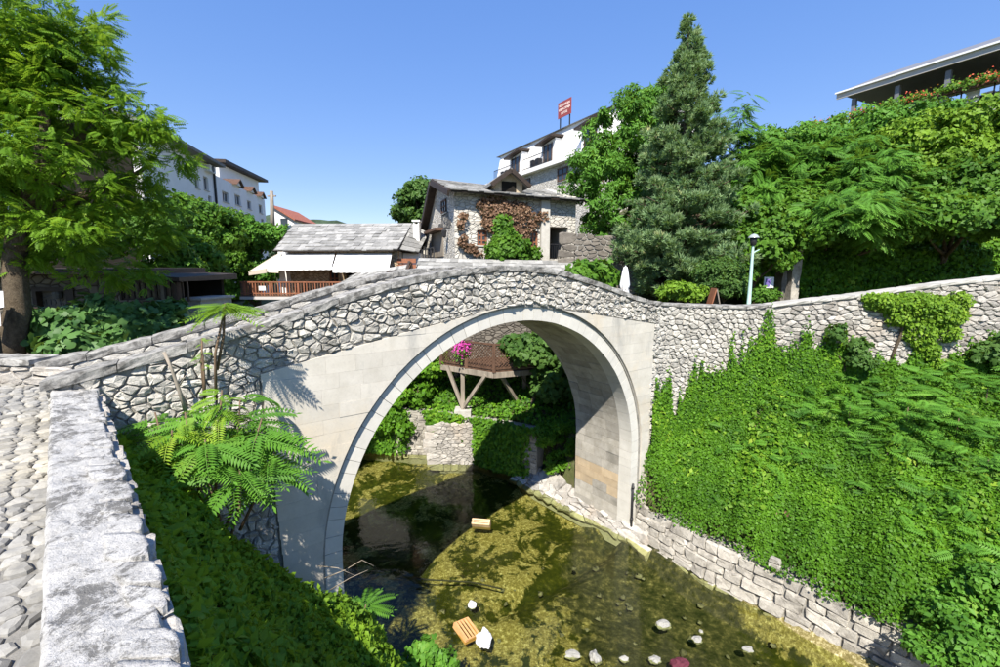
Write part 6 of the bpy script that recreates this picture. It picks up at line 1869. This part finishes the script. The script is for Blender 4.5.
# sumac saplings on the slope
SG = 'sumac saplings on the ivy slope'
for k, (px, py, sc, lab) in enumerate([(905, 420, 1.0, 'largest feathery sapling in the upper middle of the ivy slope'), (848, 412, .8, 'feathery sapling on the ivy slope below the dark wall shrub'), (955, 432, 1.0, 'feathery sapling on the ivy slope near the right edge'),
                                      (985, 395, .8, 'feathery sapling close under the wall at the right edge'), (885, 458, .7, 'small feathery sapling in the middle of the ivy slope'), (985, 470, .8, 'lowest feathery sapling on the right of the ivy slope'), (800, 455, .6, 'small sapling on the left half of the ivy slope')]):
    d = ray(px, py + 14); ts = np.linspace(5, 18, 400)
    q = d[None] * (ts / d[1])[:, None]
    i = int(np.argmin(np.abs(q[:, 2] - slope_surf(q[:, 0], q[:, 1]))))
    b0 = q[i]
    rg = rng_of(210 + k)
    t = thing('sumac_sapling', lab, 'sapling', b0, SG)
    m = int(26 * sc)
    tipz = b0 + np.array([0, 0, .75 * sc])
    a = rg.uniform(0, 2 * pi, m)
    fw = np.stack([np.cos(a), np.sin(a), rg.uniform(-.1, .5, m)], -1)
    pos = tipz + np.stack([rg.normal(0, .28 * sc, m), rg.normal(0, .28 * sc, m), rg.normal(-.05, .16, m)], -1)
    leafmesh('crown', scatter(FROND, pos, fw, np.tile([0, -.3, 1.], (m, 1)), .62 * sc * rg.uniform(.7, 1.2, m), rg.uniform(.2, .9, m)), M['sumac'], t)
    mk('stem', *tube([b0 - UP * .1, b0 + UP * .4 * sc, tipz], [.02, .016, .01], 6), M['twig'], t, .5, True)
# shrub in the lower right corner
leafy_tree('corner_shrub', 'pale green broad-leaved shrub in the lower right corner by the revetment', 'shrub', [blob(965, 620, 7.4, 40, 22), blob(1000, 590, 7.6, 36, 24), blob(935, 650, 7.1, 26, 16), blob(985, 655, 6.9, 45, 24)], 220, 'sumac', LEAF, .11, 130, .20, 60, base=(8.6, 7.2, -7.0), r0=.04, tips=5)

# ------------------------------------------------------------------ overgrown left bank
rg = rng_of(230)
def bank_surf(x, y):
    s, n = sn(x, y)
    a = (x + y) / sqrt(2)
    aw, bl = np.clip(a - .42, 0, None), np.clip(-4.3 - s, 0, None)
    q = aw / (aw + bl + 1e-6)
    return np.where(s < -4.3, -2.15 - 4.95 * q ** .85, -7.1 - (s + 4.3) * 1.3)
def bmound(x, y): return .42 + .26 * wob(x, y, 2.3, .5) + .20 * wob(x, y, 5.2, 1.2)
n = 170000
x = rg.uniform(-6.2, 2.5, n); y = rg.uniform(1.2, 9.2, n)
s_, n_ = sn(x, y); a_ = (x + y) / sqrt(2)
ok = (a_ > .30) & (n_ < -.12) & (s_ < -4.0)
x, y, s_, n_, a_ = x[ok], y[ok], s_[ok], n_[ok], a_[ok]
low = sstep(.3, .9, a_)
P = np.stack([x, y, bank_surf(x, y) + bmound(x, y) * low + .55 * sstep(-5.6, -4.2, s_) * sstep(-.1, -1.2, n_) + .45 * sstep(.6, 1.8, a_) * sstep(-.1, -1.5, n_) - np.abs(rg.normal(0, .13, len(x)))], -1)
Nn = grad_n(lambda a, b: bank_surf(a, b) * .5 + bmound(a, b), x, y)
tint = np.clip(.45 + .5 * wob(x, y, 3.2, 3), 0, 1)
leafmesh('bank_undergrowth', leaves(rg, P, Nn, LEAF, .088, tint, .25, .75, .45), M['shade'], label='leafy undergrowth covering the left bank below the lane wall', cat='undergrowth', kind='stuff')
# a few white blossoms in it
P = np.array([atz(px + rg.normal(0, 2), py + rg.normal(0, 2), -3.9 - .006 * (py - 535)) for px, py in [(190, 540), (195, 545), (188, 552), (205, 560), (207, 563), (196, 533), (180, 548)] for _ in range(4)])
leafmesh('white_blossom', leaves(rg, P, np.tile([0, -.5, 1.], (len(P), 1)), IVY, .028), M['flower_white'], label='small white blossoms in the undergrowth beside the lane wall', cat='blossom', kind='stuff')

# ailanthus with big fronds
FR_BIG = [frond_t(13, .19, .026, dr) for dr in (.5, .9, 1.3)]
def frond_plant(name, label, stems, seed, mats, Lf, cat='plant', droop=(.1, -.45), hr=(.55, 1.0)):
    """stems: list of (base, tip, count, length factor); each frond is a part"""
    rg = rng_of(seed)
    t = thing(name, label, cat, stems[0][0])
    for (b, tip, cnt, lf, mt) in stems:
        b, tip = np.array(b), np.array(tip)
        mid = b + (tip - b) * .5 + rg.normal(0, .03, 3)
        mk('stem', *tube([b, mid, tip], [.022, .018, .010], 7, rg, .1), M['twig'], t, .5, True)
        for i in range(cnt):
            a = 2 * pi * (i + rg.uniform(-.25, .25)) / cnt * 1.0
            el = rg.uniform(*sorted(droop))
            fw = np.array([[cos(a), sin(a) * .8, el + .25]])
            hh_ = rg.uniform(*hr)
            pos = (b + (tip - b) * hh_)[None]
            T = FR_BIG[int(rg.integers(0, 3))]
            g = scatter(T, pos, fw, np.array([[0, -.45, 1.]]) + rg.normal(0, .15, (1, 3)), [Lf * lf * rg.uniform(.75, 1.15)], np.array([rg.uniform(.25, .95)]))
            leafmesh('frond', g, M[mt], t)
    return t
frond_plant('ailanthus_plant', 'feathery plant with long drooping fronds in front of the bridge on the left bank', [
    (at(238, 520, 6.0), at(240, 400, 6.1), 18, 1.1, 'sumac'), (at(225, 530, 5.7), at(262, 418, 6.0), 18, 1.15, 'sumac'), (at(205, 515, 5.8), at(185, 412, 5.9), 16, .9, 'sumac'),
    (at(215, 500, 5.9), at(222, 390, 6.05), 20, .65, 'yellowgreen'), (at(220, 520, 5.6), at(205, 440, 5.5), 16, 1.0, 'sumac'), (at(240, 530, 5.8), at(275, 452, 5.9), 14, .9, 'sumac'), (at(165, 470, 5.8), at(155, 412, 5.9), 12, .95, 'sumac'), (at(175, 490, 5.6), at(172, 430, 5.6), 14, .8, 'shade'), (at(230, 540, 5.4), at(240, 470, 5.4), 14, .9, 'sumac')], 241, None, .74)
frond_plant('ailanthus_sapling', 'thin-stemmed sapling with an umbrella of yellow-green leaves in front of the parapet', [(at(216, 400, 6.2), at(225, 306, 6.2), 22, .66, 'yellowgreen'), (at(217, 370, 6.2), at(225, 303, 6.2), 18, .45, 'yellowgreen')], 242, None, .72, 'sapling', (-.30, .05), (.94, 1.0))
frond_plant('ailanthus_sprout', 'bare-stemmed sprout with a few pale leaves against the rubble', [(at(205, 400, 6.3), at(202, 338, 6.3), 7, .22, 'yellowgreen'), (at(205, 395, 6.3), at(203, 355, 6.3), 6, .22, 'yellowgreen')], 243, None, .72, 'sapling', (-.4, .2), (.6, 1.0))
frond_plant('fern_sprout', 'dark green spray of fern-like fronds at the water edge under the arch', [(at(352, 668, 7.3), at(366, 604, 7.5), 11, .85, 'sumac'), (at(350, 680, 7.2), at(358, 622, 7.4), 7, .6, 'sumac')], 244, None, .72, 'plant', (-.25, .45), (.85, 1.0))
leafy_tree('water_plant', 'lobed-leaf green plant at the bottom edge beside the orange crate', 'plant', [blob(425, 652, 7.3, 18, 14), blob(445, 660, 7.3, 14, 10), blob(405, 665, 7.1, 14, 8)], 245, 'sumac', LOBED, .11, 30, .13, 24, r0=.012, tips=3, base=at(425, 690, 7.2))
dead = thing('dead_branch', 'bare broken branch leaning against the rubble at the left of the bridge', 'branch', at(186, 412, 6.2))
rg = rng_of(246)
mk('branch', *tube([at(186, 412, 6.2), at(179, 390, 6.15), at(172, 370, 6.1), at(164, 352, 6.05)], [.028, .026, .022, .02], 8, rg, .12), M['wood_old'], dead, .5, True)
for p, q in (((178, 388), (190, 372)), ((181, 395), (168, 398))):
    mk('twig', *tube([at(*p, 6.15), at((p[0] + q[0]) / 2, (p[1] + q[1]) / 2 - 2, 6.12), at(*q, 6.1)], [.012, .009, .005], 6), M['wood_old'], dead, .5, True)
twig = thing('dry_twigs', 'pale dry twigs sticking out over the dark water left of the arch', 'twigs', at(325, 600, 6.9))
for pts in ([(325, 578), (345, 570), (362, 560), (374, 566)], [(330, 590), (350, 578), (368, 570)], [(318, 566), (338, 568), (356, 576)]):
    mk('twig', *tube([at(p, q, 6.9) for p, q in pts], list(np.linspace(.010, .003, len(pts))), 5), M['wood_old'], twig, .5, True)

# ------------------------------------------------------------------ growth on the far bank seen through the arch
rg = rng_of(250)
n = 26000
a = rg.uniform(.3, 12, n); z = rg.uniform(-7.9, -5.9, n)
cover = wob(a * 1.0, z * .35, 2.2, .7) + (z + 7.0) * .35 + np.where(a > 6.2, .35, 0) + np.where(a < 2.8, .6, 0) - np.where((a > 4.3) & (a < 6.0), .55, 0)
ok = rg.uniform(-.3, .3, n) < cover
P = np.array([fb(i, j, .08 + k) for i, j, k in zip(a[ok], z[ok], rg.uniform(0, .22, n)[ok])])
n2 = 34000
x = rg.uniform(-13, 3, n2); y = rg.uniform(16.3, 23, n2)
zz = ground_z(x, y)
ok = (zz > -6.5) & (zz < -2.0) & (river_d(x, y) > 3.45)
x, y = x[ok], y[ok]
hm = .25 + .35 * np.clip(wob(x, y, 1.7), 0, 1) + .1 * wob(x, y, 5)
P2 = np.stack([x, y, ground_z(x, y) + hm * rg.uniform(.5, 1, len(x))], -1)
Pall = np.concatenate([P, P2]); Nall = np.concatenate([np.tile([0, -.9, .4], (len(P), 1)), np.tile([0, -.55, .85], (len(P2), 1))])
leafmesh('bank_ivy', leaves(rg, Pall, Nall, IVY, .14, None, .5, .45), M['ivy'], label='ivy spilling over the far bank wall seen through the arch', cat='ivy', kind='stuff')
leafy_tree('terrace_bush', 'dark green bush beside the wooden terrace seen through the arch', 'bush', [blob(535, 350, 17.5, 26, 16), blob(555, 385, 17.3, 22, 24), blob(515, 345, 17.8, 14, 9), blob(565, 355, 17.2, 16, 20)], 251, 'dull', LOBED, .22, 130, .32, 34, r0=.08, base=(1.2, 17.9, -6.0))
leafy_tree('jamb_bush', 'bright bush at the water edge against the right side of the arch', 'bush', [blob(566, 440, 16.1, 13, 22), blob(556, 462, 16.0, 12, 14), blob(545, 435, 16.2, 14, 16)], 252, 'ivy', LEAF, .13, 60, .22, 60, r0=.03, base=(2.2, 16.2, -7.6))
leafy_tree('slope_bush', 'leafy bush on the slope left of the terrace posts', 'bush', [blob(405, 390, 19.5, 30, 18), blob(430, 365, 19.8, 25, 16), blob(395, 420, 19.2, 26, 16)], 253, 'ivy', IVY, .17, 130, .35, 60, r0=.05)

# ------------------------------------------------------------------ things lying in the stream
def crate(label, base, rz, tiltx, tilty, mat, L=.52, W=.34, H_=.20):
    t = thing('crate', label, 'crate', base)
    Rm = np.array(Matrix.Rotation(rz, 3, 'Z') @ Matrix.Rotation(tiltx, 3, 'X') @ Matrix.Rotation(tilty, 3, 'Y'))
    def put(name, x0, x1, y0, y1, z0, z1):
        V, Fc = box(x0, x1, y0, y1, z0, z1)
        mk(name, V @ Rm.T + np.array(base), Fc, M[mat], t, .5)
    w = .018
    for i in range(3):                                  # side slats
        z0 = i * H_ / 3 + .004; z1 = (i + 1) * H_ / 3 - .016
        put('slat', -L / 2, L / 2, -W / 2, -W / 2 + w, z0, z1); put('slat', -L / 2, L / 2, W / 2 - w, W / 2, z0, z1)
        put('slat', -L / 2, -L / 2 + w, -W / 2 + w, W / 2 - w, z0, z1); put('slat', L / 2 - w, L / 2, -W / 2 + w, W / 2 - w, z0, z1)
    for i in range(5):                                  # bottom slats
        y0 = -W / 2 + i * W / 5 + .008
        put('bottom_slat', -L / 2 + w, L / 2 - w, y0, y0 + W / 5 - .034, 0, .014)
    for sx in (-1, 1):
        for sy in (-1, 1):
            x0 = sx * (L / 2 - w - .014); y0 = sy * (W / 2 - w - .014)
            put('corner_post', x0 - .014, x0 + .014, y0 - .014, y0 + .014, .014, H_ - .01)
    return t
crate('orange slatted crate stranded in the stream near the bottom of the picture', atz(467, 628, -7.93), radians(-52), radians(172), radians(-8), 'crate', .52, .40, .14)
crate('pale wooden crate half sunk in the sunlit water under the arch', atz(481, 527, -7.98), radians(-8), radians(-55), 0, 'crate_pale', .58, .36, .2)
def lump(name, label, cat, base, r, seed, mat, sub=3, rough=.35, group=None, squash=1.0):
    """an irregular rock or crumpled bag"""
    me = bpy.data.meshes.new(name)
    import bmesh
    bm = bmesh.new()
    bmesh.ops.create_icosphere(bm, subdivisions=sub, radius=1.0)
    off = Vector((seed * 1.7, seed * .9, seed * 2.3))
    for v in bm.verts:
        d = v.co.normalized()
        k = 1 + rough * mnoise.fractal(d * 1.3 + off, 1.0, 2.0, 4) + rough * .5 * abs(mnoise.noise(d * 3.1 + off))
        v.co = Vector((d.x * r[0] * k, d.y * r[1] * k, d.z * r[2] * k))
    V = np.array([v.co for v in bm.verts]); Fc = [[v.index for v in f.verts] for f in bm.faces]
    bm.free()
    o = mk(name, V, Fc, M[mat], None, .5, False)
    me_o = o.data
    for v in me_o.vertices: v.co.z -= Z0
    o.location = (base[0], base[1], base[2] + Z0)
    tag(o, label, cat, group)
    return o
lump('plastic_bag', 'crumpled white plastic bag lying beside the orange crate', 'bag', atz(484, 638, -7.95), (.17, .22, .09), 3, 'bag', 3, .5)
lump('plastic_bag', 'small round pale bag half sunk above the orange crate', 'bag', atz(472, 605, -7.99), (.10, .10, .08), 7, 'bag', 3, .3)
lump('cloth_bundle', 'dark red cloth bundle lying in the stream at the bottom edge', 'cloth', atz(680, 664, -7.98), (.16, .12, .09), 9, 'bagred', 3, .5)
RG = 'rocks in the stream'
for k, (px, py, r, lab) in enumerate([(595, 658, (.11, .14, .12), 'tallest pale rock at the bottom edge of the stream'), (573, 655, (.15, .10, .07), 'flat pale rock beside the tallest rock at the bottom edge'), (664, 625, (.15, .11, .08), 'lone square pale rock in the dark shallows'),
                                      (697, 640, (.11, .08, .06), 'brownish rock between the lone rock and the revetment'), (624, 659, (.10, .06, .05), 'thin pale rock right of the tallest rock'), (655, 660, (.11, .09, .05), 'low grey rock beside the dark red cloth'), (748, 650, (.11, .08, .05), 'low rock in the yellow shallows near the revetment'), (701, 632, (.05, .05, .04), 'tiny yellow pebble near the revetment')]):
    lump('rock', lab, 'rock', atz(px, py, -8.02), r, 20 + k, 'rock', 3, .42, RG)
rg = rng_of(260)
m_ = MB()
for k in range(70):
    px, py = rg.uniform(430, 800), rg.uniform(560, 668)
    p = atz(px, py, -8.2); s_, n_ = sn(p[0], p[1])
    if not (-3.6 < s_ < 3.9): continue
    r = rg.uniform(.03, .09); V, Fc = lathe([(r * .3, -r * .3), (r, 0), (r * .7, r * .35), (r * .01, r * .5)], (p[0], p[1], -8.36), 7)
    m_.add(V * [1, 1, 1] + rg.normal(0, r * .22, V.shape), Fc, rg.uniform(0, 1))
m_.build('pebbles', M['wetrock'], None, True, kind='stuff', label='scattered pebbles on the stream bed', cat='pebbles')
cable = thing('cable', 'dark cable trailing across the sunlit stream bed', 'cable', atz(460, 580, -8.05))
mk('strand', *tube([atz(p, q, -8.04) for p, q in ((415, 578), (430, 580), (450, 581), (470, 582), (490, 586), (502, 589))], .02, 6), M['rope'], cable, .5, True)
